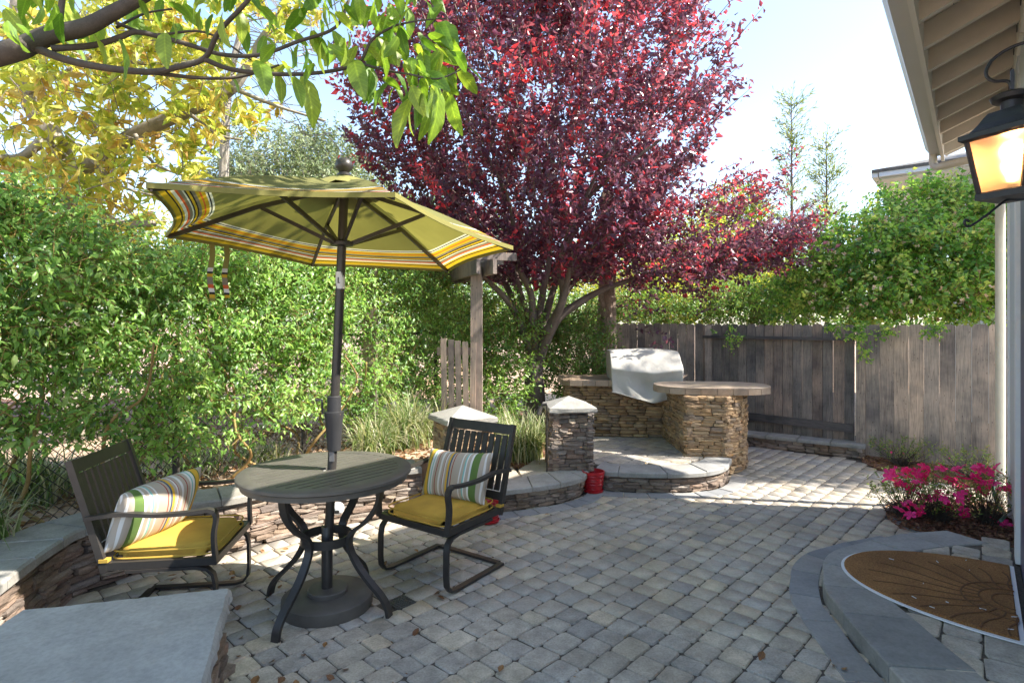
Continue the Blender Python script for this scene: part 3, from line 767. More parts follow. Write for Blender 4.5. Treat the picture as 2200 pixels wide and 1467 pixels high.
# mat
mm_, n, l, b = nmat('coir')
p_ = n.new('ShaderNodeTexCoord').outputs['Object']
t = noise(n, l, 150, 3, .7, p_); t2 = noise(n, l, 3, 3, .5, p_); t3 = noise(n, l, 420, 2, .6, p_)
c = ramp(n, [(.3, (.17, .075, .025)), (.5, (.38, .18, .06)), (.7, (.55, .30, .11))], t.outputs['Fac'], l)
sx = n.new('ShaderNodeSeparateXYZ'); l.new(p_, sx.inputs[0])
g_ = ramp(n, [(.42, (.42, .40, .38)), (.62, (1, 1, 1))], t2.outputs['Fac'], l)
c2 = mixc(n, l, c.outputs[0], g_.outputs[0], .55, 'MULTIPLY')
l.new(c2, b.inputs['Base Color']); b.inputs['Roughness'].default_value = 1
bump(n, l, t.outputs['Fac'], 1, .012, b); M['coir'] = mm_
mc = HW(-.627, .03); ma, mn = .53, .80
dm = empty('door_mat', (mc.x, mc.y, RZ), 'half-round brown coir door mat with white rim and shell ribs on the landing', 'door mat')
def matpt(a, k=1.0): 
    return mc+U*(ma*math.cos(a)*k)+NN*(mn*math.sin(a)*k)
arcp = [matpt(math.pi*i/40) for i in range(41)]
mb = MB(); mb.prism(arcp, RZ+.001, RZ+.007); mb.build('rim', M['white'], dm)
mb = MB(); mb.prism([mc+NN*.02+(matpt(math.pi*i/40)-mc)*.955 for i in range(41)], RZ+.006, RZ+.018, .006); mb.build('coir_pad', M['coir'], dm)
mb = MB()
M['coird'] = solid('coir_dark', (.14, .065, .025), 1, var=.3, nscale=80)
fc = mc+U*-.08
for i in range(13):
    a = math.pi*(i+.5)/13; dr = U*math.cos(a)+NN*math.sin(a)
    L1 = 1/math.sqrt((math.cos(a)/ma)**2+(math.sin(a)/mn)**2)*.86
    P = [fc+dr*(.16+(L1*.95-.16)*t/5)+Vector((-dr.y, dr.x))*.012*math.sin(t*1.3) for t in range(6)]
    mb.sweep([(p.x, p.y, RZ+.018) for p in P], (-dr.y, dr.x, 0), .007, .006)
for rr in (.10, .16, .24):
    P = [fc+U*(rr*math.cos(math.pi*i/12))+NN*(rr*.9*math.sin(math.pi*i/12)+.02) for i in range(13)]
    mb.tube([(p.x, p.y, RZ+.018) for p in P], .005, 4)
mb.build('shell_rib', M['coird'], dm)
mb = MB()
for i in range(11):
    a = math.pi*random.random(); p = matpt(a, random.uniform(.5, .88)); mb.box((p.x, p.y, RZ+.0205), (random.uniform(.008, .03), .003, .003), Matrix.Rotation(a*2, 3, 'Z'))
mb.build('white_fleck', M['white'], dm)['kind'] = 'stuff'

# ------------------------------------------------------------------ fences
def fence_run(a, b, top, z0, bw, parent, mat, name='board', dog=True, gap=.004, thick=.018, lean=0):
    t = (b-a); L = t.length; t = t/L; n = int(round(L/bw)); bw = L/n; nn = Vector((t.y, -t.x)); base = wloc(parent)
    for i in range(n):
        w = bw-gap*random.uniform(.6, 1.6); tp = top+random.uniform(-.008, .008); ch = .022 if dog else .001
        m = a+t*(bw*(i+.5)); j = random.uniform(-.004, .004)
        pr = [(-w/2, z0), (w/2, z0), (w/2, tp-ch), (w/2-ch, tp), (-w/2+ch, tp), (-w/2, tp-ch)]
        V = [];
        for s in (-1, 1):
            for x, z in pr: q = m+t*x+nn*(s*thick/2+j); V.append((q.x-base.x, q.y-base.y, z-base.z))
        k = len(pr); mb = MB(); mb.add(V, [tuple(range(k)), tuple(range(2*k-1, k-1, -1))]+[(i2, i2+k, (i2+1) % k+k, (i2+1) % k) for i2 in range(k)])
        mb.build(name, mat, parent, world=False)
def rail(parent, a, b, z, h, th, mat, name='rail', off=.03):
    t = (b-a).normalized(); nn = Vector((t.y, -t.x)); m = (a+b)/2-nn*0+nn*off*(-1 if nn.y > 0 else 1)
    mb = MB(); mb.box((m.x, m.y, z), ((b-a).length, th, h), Matrix.Rotation(math.atan2(t.y, t.x), 3, 'Z')); return mb.build(name, mat, parent)
FC = G(1860, 981).xy; FR = FC+Vector((.78, -.626))*1.75
fe = empty('wooden_fence', (FC.x, FC.y, 0), 'near weathered grey board fence with wide dog-eared boards beside the house', 'fence', 'wooden fences')
fence_run(FC, FR, 1.495, 0.02, .136, fe, M['fence'], gap=.0022)
mb = MB(); q = FC+Vector((-.035, .03)); mb.box((q.x, q.y, .74), (.09, .09, 1.49), Matrix.Rotation(R(-39), 3, 'Z')); mb.build('post', M['fence'], fe)
FL = Vector((2.70, 8.05)); GA = FC+Vector((-.05, .12))
fg = empty('wooden_fence', (3.4, 7.3, 0), 'dark stained middle fence section with exposed horizontal rails above the low planter wall', 'fence', 'wooden fences')
fence_run(FL, GA, 1.50, 0.06, .118, fg, M['fencedark'], gap=.006)
rail(fg, FL, GA, 1.33, .035, .09, M['rail'], off=.055); rail(fg, FL, GA, .30, .09, .04, M['rail'], off=.035)
mb = MB(); mb.box((FL.x, FL.y-.05, .74), (.09, .09, 1.50)); mb.build('post', M['fence'], fg)
FLL = Vector((1.20, 8.75))
ff = empty('wooden_fence', (2, 8.4, 0), 'far fence section of narrow grey boards behind the covered grill', 'fence', 'wooden fences')
fence_run(FLL, FL+Vector((-.03, .02)), 1.51, 0.05, .118, ff, M['fence'])
# low planter wall in front of the dark section
pa, pb = G(1600, 957).xy, G(1855, 986).xy
pw = empty('planter_wall', (3.4, 6.9, 0), 'very low stone kerb wall with grey cap along the dark fence section', 'low wall')
t = (pb-pa).normalized(); nb = Vector((-t.y, t.x)); nb = nb if nb.y > 0 else -nb
mb = MB(); mb.prism([pa+nb*.04, pb+nb*.04, pb+nb*.25, pa+nb*.25], -.02, .115); mb.build('core', M['mortar'], pw)
its = wall_items([pa, pb], 0, .115, .034, .08, .22, .06, 1)+wall_items([pb, pb+nb*.25], 0, .115, .034, .05, .12, .06, 1)
emit_pieces(pw, its, 'stone', M['stone'], M['stone_far'], BLOCKS, BLA, 200)
A = resample([pa-t*.1, pb+t*.02], .02); strip_pieces(pw, 'cap_stone', M['cap'], [p-nb*.025 for p in A], [p+nb*.24 for p in A], .115, .155, 4, .004, .01)

# ------------------------------------------------------------------ beds on the right
mb = MB(); mb.prism(bed_poly, -.03, .006); tag(mb.build('flower_bed', M['mulch']), kind='structure')
mb = MB(); mb.prism(fbed_poly, -.03, .008); tag(mb.build('fence_bed', M['mulch']), kind='structure')
def litter(name, poly, z, n, mat, size, label=None, cat=None):
    xs = [p[0] for p in poly]; ys = [p[1] for p in poly]; P = []
    while len(P) < n:
        q = Vector((random.uniform(min(xs), max(xs)), random.uniform(min(ys), max(ys))))
        if inside(q, poly): P.append((q.x, q.y, z+random.random()*.012))
    P = np.array(P); A = RS.normal(size=(n, 3)); A[:, 2] *= .18
    o = leaf_object(name, mat, None, P, A, size*(.5+RS.rand(n)), .45, T=LEAF2, up=(0, 0, 1), kind='stuff')
    return tag(o, label, cat)
litter('bark_mulch', bed_poly, .008, 2600, M['chip'], .035, 'reddish bark mulch covering the azalea bed', 'mulch')
litter('leaf_litter', fbed_poly, .01, 2200, M['drym'], .035, 'dry brown leaf litter along the foot of the near fence', 'leaf litter')
lb = [p for p in offset_path(wcol, -.30)][10:]+[Vector((-.45, 5.6)), Vector((-.9, 7.6)), Vector((-3.8, 6.2)), Vector((-3.6, 2))]
litter('leaf_litter', lb, .318, 5200, M['drym'], .05, 'dry leaf litter on the raised bed under the vine hedge', 'leaf litter')
litter('leaf_litter', [(-.3, 5.25), (.5, 5.6), (.45, 7.3), (-.1, 7.6), (-.6, 5.6)], TZ-.02, 1700, M['drym'], .045, 'red brown mulch and leaves between the pillars under the grasses', 'leaf litter')
mb = MB(); mb.prism([(-.35, 5.35), (.6, 5.62), (.62, 9), (-.5, 9), (-.6, 5.2)], -.02, TZ-.025); tag(mb.build('middle_bed', M['mulch']), kind='structure')
# low edging stones at the back of the terrace
es = empty('edging_stone', (-.1, 5.9, TZ), 'pale rough edging stone lying between left pillar and the grass tuft', 'edging stone')
mb = MB(); mb.box((-.1, 5.78, TZ+.05), (.5, .14, .1), Matrix.Rotation(R(35), 3, 'Z')); mb.build('stone', M['tan'], es)

# ------------------------------------------------------------------ house: eave, wall, lamp
hs = empty('house', (W0.x, W0.y, 0), 'house corner at the right with cream eave, gutter and white door trim', 'house')
def hbox(mb, t0, t1, w0, w1, z0, z1):
    c = (HW(t0, w0)+HW(t1, w1))/2; mb.box((c.x, c.y, (z0+z1)/2), (abs(t1-t0), abs(w1-w0), abs(z1-z0)), Matrix.Rotation(math.atan2(U.y, U.x), 3, 'Z'))
mb = MB(); hbox(mb, -1.3, 1.42, -.16, -.012, .0, 3.5); hbox(mb, -4, -1.3, -.62, -.5, 0, 3.5); hbox(mb, 1.30, 1.42, -6, -.16, 0, 3.5); hbox(mb, -1.35, -1.3, -.6, -.16, 0, 3.5)
mb.build('wall', M['siding'], hs)
zz = .15
while zz < 3.1:
    mb = MB(); hbox(mb, .25, 1.30, -.012, .0, zz, zz+.17); mb.build('siding_board', M['siding'], hs); zz += .172
mb = MB(); hbox(mb, 1.30, 1.43, -.012, .012, .0, 3.1); mb.build('corner_trim', M['white'], hs)
mb = MB(); hbox(mb, -.02, .13, -.01, .02, RZ, 2.5); mb.build('door_trim', M['white'], hs)
mb = MB(); hbox(mb, -1.25, -.03, -.012, -.002, RZ, 2.4); mb.build('door', M['door'], hs)
FO = .46; FZ = 3.055; T1 = 2.25; SLOPE = .4167; T0 = -4.2
def roofpt(t, w, dz): # w<=FO ; height rises toward the house
    p = HW(t, w); return (p.x, p.y, FZ+.02+(FO-w)*SLOPE+dz)
def roofslab(mb, t0, t1, w0, w1, z0, z1):
    V = [roofpt(t, w, z) for z in (z0, z1) for t, w in ((t0, w0), (t1, w0), (t1, w1), (t0, w1))]
    mb.add(V, [(3, 2, 1, 0), (4, 5, 6, 7), (0, 1, 5, 4), (1, 2, 6, 5), (2, 3, 7, 6), (3, 0, 4, 7)])
w = FO-.02
while w > -.2:
    mb = MB(); roofslab(mb, T0, T1, w, w-.138, .145, .16); mb.build('soffit_board', M['rafter'], hs); w -= .142
tt = T1-.05
while tt > T0:
    mb = MB(); roofslab(mb, tt-.04, tt, FO-.025, -.02, 0.0, .143); mb.build('rafter', M['rafter'], hs)
    tt -= .38
tt = T1-.05
while tt > T0:                       # frieze blocks with vent holes
    mb = MB(); V = []
    hbox(mb, tt-.38, tt-.042, -.03, .005, FZ+.13, FZ+.35); fb = mb.build('frieze_block', M['paint'], hs)
    for k in (-.2, 0, .2)[0:2]:
        c = HW(tt-.21+k*.6, .007); mv = MB(); mv.lathe([(.022, 0), (.022, .004)], (0, 0, 0), 12)
        o = mv.build('vent_hole', M['black'], fb, world=False); o.location = Vector((c.x, c.y, FZ+.24))-wloc(fb); o.rotation_euler = (R(90), 0, math.atan2(NN.y, NN.x)+R(90))
    tt -= .38
mb = MB(); hbox(mb, T0, T1+.02, FO-.025, FO, FZ-.01, FZ+.19); mb.build('fascia', M['paint'], hs)
mb = MB(); roofslab(mb, T1-.02, T1+.02, FO-.03, -4, -.0, .18); mb.build('rake_board', M['paint'], hs)
mb = MB(); roofslab(mb, T0, T1+.04, FO+.04, -4.2, .175, .20); mb.build('roof', M['roofing'], hs)
# gutter: K profile
prof = [(FO+.004, FZ+.17), (FO+.004, FZ+.05), (FO+.085, FZ+.045), (FO+.10, FZ+.09), (FO+.125, FZ+.13), (FO+.125, FZ+.175), (FO+.118, FZ+.175), (FO+.115, FZ+.135), (FO+.092, FZ+.095), (FO+.078, FZ+.052), (FO+.010, FZ+.058), (FO+.010, FZ+.17)]
V = []
for t in (T0, T1+.03):
    for w, z in prof: p = HW(t, w); V.append((p.x, p.y, z))
k = len(prof); mb = MB(); mb.add(V, [(i, (i+1) % k, (i+1) % k+k, i+k) for i in range(k)]+[tuple(range(6)), tuple(range(k, k+6))]); gt = mb.build('gutter', M['gutter'], hs)
# downspout: elbow, run back to the corner, vertical pipe
e0 = HW(T1-.06, FO+.06); e1 = HW(1.55, .05)
P = [(e0.x, e0.y, FZ+.06), (e0.x, e0.y, FZ-.03)]
d = (e1-e0).normalized(); P += [(e0.x+d.x*.02, e0.y+d.y*.02, FZ-.06), (e0.x+d.x*.06, e0.y+d.y*.06, FZ-.085), (e1.x-d.x*.08, e1.y-d.y*.08, FZ-.16), (e1.x-d.x*.02, e1.y-d.y*.02, FZ-.18), (e1.x, e1.y, FZ-.24), (e1.x, e1.y, 1.5), (e1.x, e1.y, .06)]
mb = MB(); mb.tube(P, .034, 10); mb.build('downspout', M['spout'], hs, smooth=True)
# hose on its bib, beside the downspout
hb = HW(1.5, .06); p0 = D(2160, 1022, hb.y)
hp = [D(2166, 1022, hb.y), D(2148, 1022, hb.y), D(2138, 1030, hb.y-.02), D(2134, 1045, hb.y-.05), D(2138, 1070, hb.y-.1), D(2148, 1090, hb.y-.2), D(2160, 1105, hb.y-.35), D(2150, 1118, hb.y-.5)]
hz = empty('garden_hose', (hb.x, hb.y, 0), 'dark green garden hose hanging from a tap beside the downspout', 'hose')
mb = MB(); mb.tube(smooth_path(hp[1:], 5), .012, 8); mb.build('hose', M['hose'], hz, smooth=True)
mb = MB(); mb.tube([hp[0]+Vector((.08, .02, 0)), hp[1]], .009, 8); mb.tube([hp[1], hp[2]], .016, 8); mb.build('tap', M['metal'], hz, smooth=True)

# wall lantern
LC = Vector((1.842, 2.13, 0)); th = math.atan2(.93, -.37)
ln = empty('wall_lantern', (LC.x, LC.y, 1.98), 'lit black metal wall lantern with seeded glass and scroll hook under the eave', 'lantern')
MBl = solid('lantern_metal', (.035, .035, .04), .45, .5, var=.15, nscale=40)
gm, n, l, b = nmat('seeded_glass'); b.inputs['Base Color'].default_value = (.95, .72, .50, 1); b.inputs['Roughness'].default_value = .28; b.inputs['Transmission Weight'].default_value = .9
t = noise(n, l, 60, 2, .5, n.new('ShaderNodeTexCoord').outputs['Object']); bump(n, l, t.outputs['Fac'], .4, .002, b)
zb, zt = 1.985, 2.195; hb_, ht_ = .070, .098
def sq(h, z): return [Matrix.Rotation(th, 3, 'Z') @ Vector((sx*h, sy*h, 0))+Vector((LC.x, LC.y, z)) for sx, sy in ((-1, -1), (1, -1), (1, 1), (-1, 1))]
B_, T_ = sq(hb_, zb), sq(ht_, zt)
for i in range(4):
    mb = MB(); mb.sweep([B_[i], T_[i]], (T_[i]-B_[i]).cross(Vector((0, 0, 1))).normalized(), .014, .014); mb.build('corner_bar', MBl, ln)
    j = (i+1) % 4; mb = MB(); q = [B_[i]*.995+B_[j]*.005, B_[j]*.995+B_[i]*.005, T_[j]*.995+T_[i]*.005, T_[i]*.995+T_[j]*.005]
    c = (LC.xy); q2 = [v+(Vector((LC.x, LC.y, v.z))-v)*.03 for v in q]; mb.add(q+q2, [(0, 1, 2, 3), (7, 6, 5, 4), (0, 4, 5, 1), (1, 5, 6, 2), (2, 6, 7, 3), (3, 7, 4, 0)]); mb.build('glass_pane', gm, ln)
rot4 = th+R(45); s2 = math.sqrt(2)
mb = MB(); mb.lathe([(hb_*s2+.012, -.022), (hb_*s2+.014, 0), (hb_*s2+.006, .006)], (LC.x, LC.y, zb), 4, rot4); mb.build('base_frame', MBl, ln)
mb = MB(); mb.lathe([(ht_*s2+.01, -.012), (ht_*s2+.026, -.004), (ht_*s2+.026, .014), (ht_*s2*.93, .024), (ht_*s2*.75, .05), (ht_*s2*.62, .075), (ht_*s2*.52, .09), (.04, .098)], (LC.x, LC.y, zt), 4, rot4); mb.build('lantern_roof', MBl, ln)
mb = MB(); mb.lathe([(.034, .09), (.034, .125), (.06, .13), (.066, .145), (.05, .155), (.012, .16)], (LC.x, LC.y, zt), 24); mb.build('chimney_cap', MBl, ln, smooth=True)
wv = Vector((.78, -.626, 0))
c = Vector((LC.x, LC.y, zt))
P = [c+Vector((0, 0, .15)), c-wv*.01+Vector((0, 0, .2)), c-wv*.055+Vector((0, 0, .215)), c-wv*.075+Vector((0, 0, .25)), c-wv*.05+Vector((0, 0, .30)), c+wv*.02+Vector((0, 0, .33)), c+wv*.12+Vector((0, 0, .32)), c+wv*.3+Vector((0, 0, .26)), c+wv*.62+Vector((0, 0, .22))]
mb = MB(); mb.tube(smooth_path(P, 6), .006, 8); mb.build('hook', MBl, ln, smooth=True)
mb = MB(); mb.sweep([c+Vector((0, 0, .15)), c+Vector((0, 0, .24))], (wv.y, -wv.x, 0), .02, .012); mb.build('hanger', MBl, ln)
mb = MB(); mb.tube([c+Vector((0, 0, .13)), c+wv*.62+Vector((0, 0, .16))], .006, 8); mb.build('arm', MBl, ln)
P = [D(2200, 425, 2.14)+Vector((.1, 0, 0)), D(2188, 428, 2.14), D(2160, 432, 2.14), D(2120, 462, 2.14), D(2088, 484, 2.14), D(2076, 485, 2.14), D(2072, 478, 2.14), D(2076, 472, 2.14), D(2082, 476, 2.14)]
mb = MB(); mb.tube(smooth_path(P, 5), .0045, 8); mb.build('scroll', MBl, ln, smooth=True)
bm_, n, l, b = nmat('bulb'); b.inputs['Base Color'].default_value = (1, .8, .5, 1); b.inputs['Emission Color'].default_value = (1, .62, .25, 1); b.inputs['Emission Strength'].default_value = 14
mb = MB(); mb.lathe([(.012, 0), (.013, .03), (.026, .055), (.029, .075), (.022, .095), (.006, .104)], (LC.x, LC.y, zb+.03), 16); mb.build('bulb', bm_, ln, smooth=True)
mb = MB(); mb.lathe([(.018, 0), (.018, .04)], (LC.x, LC.y, zb+.0), 12); mb.build('socket', MBl, ln)
pt = bpy.data.lights.new('lantern_glow', 'POINT'); pt.energy = 2.2; pt.color = (1, .62, .3); pt.shadow_soft_size = .03
po = bpy.data.objects.new('lantern_glow', pt); S.collection.objects.link(po); po.parent = ln; po.location = (0, 0, .16)

# neighbour's house
nx = D(2048, 400, 9.0); nh = empty('house', (nx.x, nx.y, 0), 'neighbour house with grey blue lap siding and white corner behind the rose', 'house', rz=math.atan2(-.626, .78))
ez = D(1950, 368, 8.6).z
mb = MB(); mb.box((2.5, 2.55, ez/2), (5, 5, ez)); mb.build('wall', M['siding'], nh, world=False)
zz = 2.4
while zz < ez-.05:
    mb = MB(); mb.box((2.5, .03, zz+.12), (5, .03, .235), Matrix.Rotation(R(-1.2), 3, 'X')); mb.build('siding_board', M['siding'], nh, world=False); zz += .24
mb = MB(); mb.box((.06, -.01, ez/2), (.2, .06, ez)); mb.build('corner_trim', M['white'], nh, world=False)
mb = MB(); mb.box((2.1, 1.9, ez+.02), (6.0, 5.0, .05)); mb.build('soffit', M['white'], nh, world=False)
mb = MB(); mb.sweep([(-.9, -.66, ez+.08), (5.1, -.66, ez+.08)], (0, 1, 0), .10, .12); mb.sweep([(-.96, -.7, ez+.08), (-.96, 4.4, ez+.08)], (1, 0, 0), .08, .12); mb.build('gutter', M['white'], nh, world=False)
V = [(-1.0, -.72, ez+.14), (5.2, -.72, ez+.14), (5.2, 1.9, ez+.9), (1.6, 1.9, ez+.9), (-1.0, 4.5, ez+.14)]
V += [(a, b_2, c_-.05) for a, b_2, c_ in V]; mb = MB(); mb.add(V, [(0, 1, 2, 3), (0, 3, 4), (5, 8, 7, 6), (5, 9, 8), (0, 5, 6, 1), (4, 9, 5, 0)]); mb.build('roof', M['roofing'], nh, world=False)

# ------------------------------------------------------------------ arbor and gate
AX = D(1024, 700, 6.1)
ar = empty('arbor', (AX.x, AX.y, .3), 'weathered wooden arbor with square post and notched beam left of the plum tree', 'arbor')
mb = MB(); mb.box((AX.x, AX.y, 1.2), (.12, .12, 1.8+.0)); mb.build('post', M['post'], ar)
bz = 2.08
mb = MB()
def beam(a, b, z, w, h, nm='beam'):
    t = (b-a); m = (a+b)/2; mb = MB(); mb.box((m.x, m.y, z), (t.length, w, h), Matrix.Rotation(math.atan2(t.y, t.x), 3, 'Z')); mb.build(nm, M['post'], ar)
a = AX.xy; dirb = Vector((-.35, .93)).normalized()
beam(a-dirb*.35+Vector((.08, 0)), a+dirb*1.6+Vector((.08, 0)), bz, .04, .15); beam(a-dirb*.35-Vector((.085, 0)), a+dirb*1.6-Vector((.085, 0)), bz, .04, .15)
crs = Vector((.93, .35))
for k in range(5):
    c = a-dirb*(.25)+dirb*.4*k; beam(c-crs*1.1, c+crs*.35, bz+.115, .04, .08, 'lath')
a2 = a-crs*1.0
mb = MB(); mb.box((a2.x-.1, a2.y, 1.2), (.12, .12, 1.8)); mb.build('post', M['post'], ar)
gt = empty('picket_gate', (AX.x-.25, AX.y-.02, .4), 'small weathered picket gate hung on the arbor post', 'gate')
for k in range(5):
    c = D(954+k*15.5, 800, 6.03-.0*k); zt_ = D(0, 727+k*2.4, 6.03).z; zb2 = .48
    mb = MB(); mb.box((c.x, c.y, (zt_+zb2)/2), (.058, .02, zt_-zb2), Matrix.Rotation(R(random.uniform(-1.2, 1.2)), 3, 'Y')); mb.build('picket', M['post'], gt)
for z in (1.22, .62):
    mb = MB(); mb.box((AX.x-.2, AX.y-.045, z), (.42, .035, .08)); mb.build('rail', M['post'], gt)

# ------------------------------------------------------------------ umbrella
TC = Vector((-.99, 3.09)); TZt = .73
um = empty('patio_umbrella', (-.985, 3.09, 0), 'olive green hexagonal market umbrella with striped border on a dark crank pole', 'umbrella')
lean = lambda z: Vector((-.995+.045*z, 3.09, z))
# canopy
def canopy():
    mt, n, l, b = nmat('canopy_fabric'); a = n.new('ShaderNodeAttribute'); a.attribute_name = 'rad'
    ol = (.20, .195, .065)
    ye = (.50, .33, .02); bk = (.012, .012, .015); wh = (.62, .62, .6); orr = (.55, .10, .03); gy = (.19, .165, .13)
    st = [(0, ol), (.765, wh), (.775, bk), (.785, wh), (.79, ye), (.81, orr), (.82, ye), (.835, gy), (.85, bk), (.858, ye), (.87, bk), (.876, wh), (.884, gy), (.90, orr), (.912, wh), (.928, ye), (.94, bk), (.946, ye), (.975, ol)]
    r = ramp(n, st, a.outputs['Fac'], l, 'CONSTANT')
    t = noise(n, l, 4, 4, .5, wcoord(n)); dd = ramp(n, [(.3, (.86, .86, .86)), (.7, (1.1, 1.1, 1.1))], t.outputs['Fac'], l)
    c = mixc(n, l, r.outputs[0], dd.outputs[0], 1.0, 'MULTIPLY')
    t5 = noise(n, l, 5, 5, .6, wcoord(n), 1); bump(n, l, t5.outputs['Fac'], .5, .02, b)
    l.new(c, b.inputs['Base Color']); b.inputs['Roughness'].default_value = .9
    tr = n.new('ShaderNodeBsdfTranslucent'); br = mixc(n, l, c, (1.15, 1.1, .7), 1.0, 'MULTIPLY'); l.new(br, tr.inputs[0])
    ms = n.new('ShaderNodeMixShader'); ms.inputs[0].default_value = .38; l.new(b.outputs[0], ms.inputs[1]); l.new(tr.outputs[0], ms.inputs[2]); l.new(ms.outputs[0], n['Material Output'].inputs['Surface'])
    return mt
mc_ = canopy()
CC = Vector((-.90, 3.10, 0)); CR = 1.0; APZ = 2.265
def rimz(x, y): return 1.95-.075*(y-3.10)-.012*(x+.9)
corn = [Vector(p) for p in ((.005, 3.18, 1.92), (-.446, 4.056, 1.88), (-1.311, 3.79, 1.893), (-1.806, 3.02, 1.965), (-1.354, 2.144, 2.016), (-.489, 2.41, 2.04))]
apex = Vector((CC.x, CC.y, APZ)); V = []; Fc = []; rad = []
NR, NS = 22, 10
for k in range(6):
    A, B = corn[k], corn[(k+1) % 6]; base = len(V)
    for i in range(NR+1):
        r_ = i/NR
        for j in range(NS+1):
            s = j/NS; e = A.lerp(B, s); p = apex.lerp(e, r_)
            bow = 4*s*(1-s)
            p = p+(CC+Vector((0, 0, p.z))-p).normalized()*(.06*bow*r_*r_)+Vector((0, 0, -.03*bow*r_*(1-r_)*2))
            p.z += .035*math.sin(math.pi*r_)*(1-bow*.4)
            V.append(p); rad.append(r_*.99)
    for i in range(NR):
        for j in range(NS):
            q = base+i*(NS+1)+j; Fc.append((q, q+1, q+NS+2, q+NS+1))
me = bpy.data.meshes.new('canopy'); off = wloc(um); me.from_pydata([tuple(p-off) for p in V], [], Fc)
at = me.attributes.new('rad', 'FLOAT', 'POINT'); at.data.foreach_set('value', rad); me.materials.append(mc_)
for p in me.polygons: p.use_smooth = True
cn = link('canopy', me, um)
# hem lip
for k in range(6):
    A, B = corn[k], corn[(k+1) % 6]; P = []
    for j in range(11):
        s = j/10; e = A.lerp(B, s); bow = 4*s*(1-s); P.append(e+(CC+Vector((0, 0, e.z))-e).normalized()*.06*bow)
    mb = MB(); mb.sweep(P, (0, 0, 1), .022, .005); mb.build('hem', solid('hem_fabric', (.20, .185, .05), .9) if k == 0 else bpy.data.materials['hem_fabric'], um)
# vent cap
V = []; Fc = []; 
for k in range(24):
    a = 2*math.pi*k/24+R(5); q = (math.cos(3*(a-R(5)))**2); rr = .215+.02*q
    x = CC.x+rr*math.cos(a); y = CC.y+rr*math.sin(a); V.append((x, y, APZ-.045-.03*q+.012*math.sin(k*2.1)))
for k in range(24):
    a = 2*math.pi*k/24+R(5); V.append((CC.x+.09*math.cos(a), CC.y+.09*math.sin(a), APZ+.012))
V.append((CC.x, CC.y, APZ+.03))
Fc = [(i, (i+1) % 24, 24+(i+1) % 24, 24+i) for i in range(24)]+[(24+i, 24+(i+1) % 24, 48) for i in range(24)]
mb = MB(); mb.add(V, Fc); mb.build('vent_cap', bpy.data.materials['hem_fabric'], um, smooth='all')
mb = MB(); mb.tube([lean(.10), lean(1.5), lean(2.28)], .0235, 16); mb.build('pole', M['metal'], um, smooth=True)
hub = lean(1.93); mb = MB(); mb.lathe([(.03, -.015), (.058, -.01), (.06, .008), (.035, .02)], hub, 18); mb.build('hub', M['black'], um, smooth=True)
top = Vector((CC.x, CC.y, APZ-.03))
for k in range(6):
    A = corn[k]; mb = MB(); a = top; b_3 = top.lerp(A, .985)+Vector((0, 0, -.012)); mid = top.lerp(A, .5)+Vector((0, 0, .018))
    mb.sweep([a, mid, b_3], Vector((A-top)).cross(Vector((0, 0, 1))), .014, .022); rb = mb.build('rib', M['metal'], um)
    mb = MB(); mb.sweep([hub+(A-hub).normalized()*.04, top.lerp(A, .47)+Vector((0, 0, .008))], Vector((A-top)).cross(Vector((0, 0, 1))), .014, .02); mb.build('strut', M['metal'], rb)
fin = Vector((CC.x, CC.y, APZ+.02))
mb = MB(); mb.lathe([(.022, 0), (.036, .01), (.036, .02), (.024, .028), (.028, .034), (.044, .05), (.047, .068), (.042, .088), (.028, .102), (.006, .108)], fin, 20); mb.build('finial', M['metal'], um, smooth=True)
c = lean(1.0)
mb = MB(); mb.lathe([(.034, .80-1.0), (.046, .965-1.0), (.05, .99-1.0), (.05, 1.005-1.0), (.036, 1.008-1.0), (.036, 1.085-1.0), (.03, 1.09-1.0)], (c.x, c.y, 1.0+.03), 18); mb.build('crank_housing', M['black'], um, smooth=True)
mb = MB(); mb.tube([(c.x-.04, c.y-.01, 1.03), (c.x-.058, c.y-.012, 1.03), (c.x-.06, c.y-.015, 1.10), (c.x-.095, c.y-.02, 1.10)], .006, 8); mb.build('crank_handle', M['black'], um)
p = lean(1.735); mb = MB(); mb.lathe([(.0242, -.045), (.0242, .045)], p, 20, capb=False, capt=False); lbq = mb.build('label', M['label'], um, smooth=True)
mb = MB(); mb.box((p.x-.004, p.y-.0252, p.z), (.006, .002, .03)); mb.box((p.x-.001, p.y-.0252, p.z-.014), (.012, .002, .004)); mb.build('mark', M['black'], lbq)
p = lean(.80); mb = MB(); mb.box((p.x+.004, p.y-.0245, p.z), (.026, .003, .05)); mb.build('label', solid('grey_label', (.16, .155, .15), .5), um)
# base
ub = empty('umbrella_base', (-.99, 3.09, 0), 'heavy round brown umbrella base weight under the table', 'umbrella base')
V = []
prof = []
mb = MB(); mb.lathe([(.232, .0), (.235, .01), (.233, .06), (.222, .068), (.11, .074)], (-.985, 3.09, 0), 48); mb.build('weight', M['basemetal'], ub, smooth=True)
mb = MB(); mb.lathe([(.102, .07), (.104, .092), (.098, .098), (.034, .1)], (-.985, 3.09, 0), 36); mb.build('collar', M['basemetal'], ub, smooth=True)
mb = MB(); mb.lathe([(.029, .095), (.029, .42), (.026, .425)], (-.988, 3.09, 0), 18); mb.build('sleeve', M['metal'], ub, smooth=True)
mb = MB(); mb.tube([(-.97, 3.06, .36), (-.955, 3.035, .36)], .012, 10); mb.build('knob', M['black'], ub)
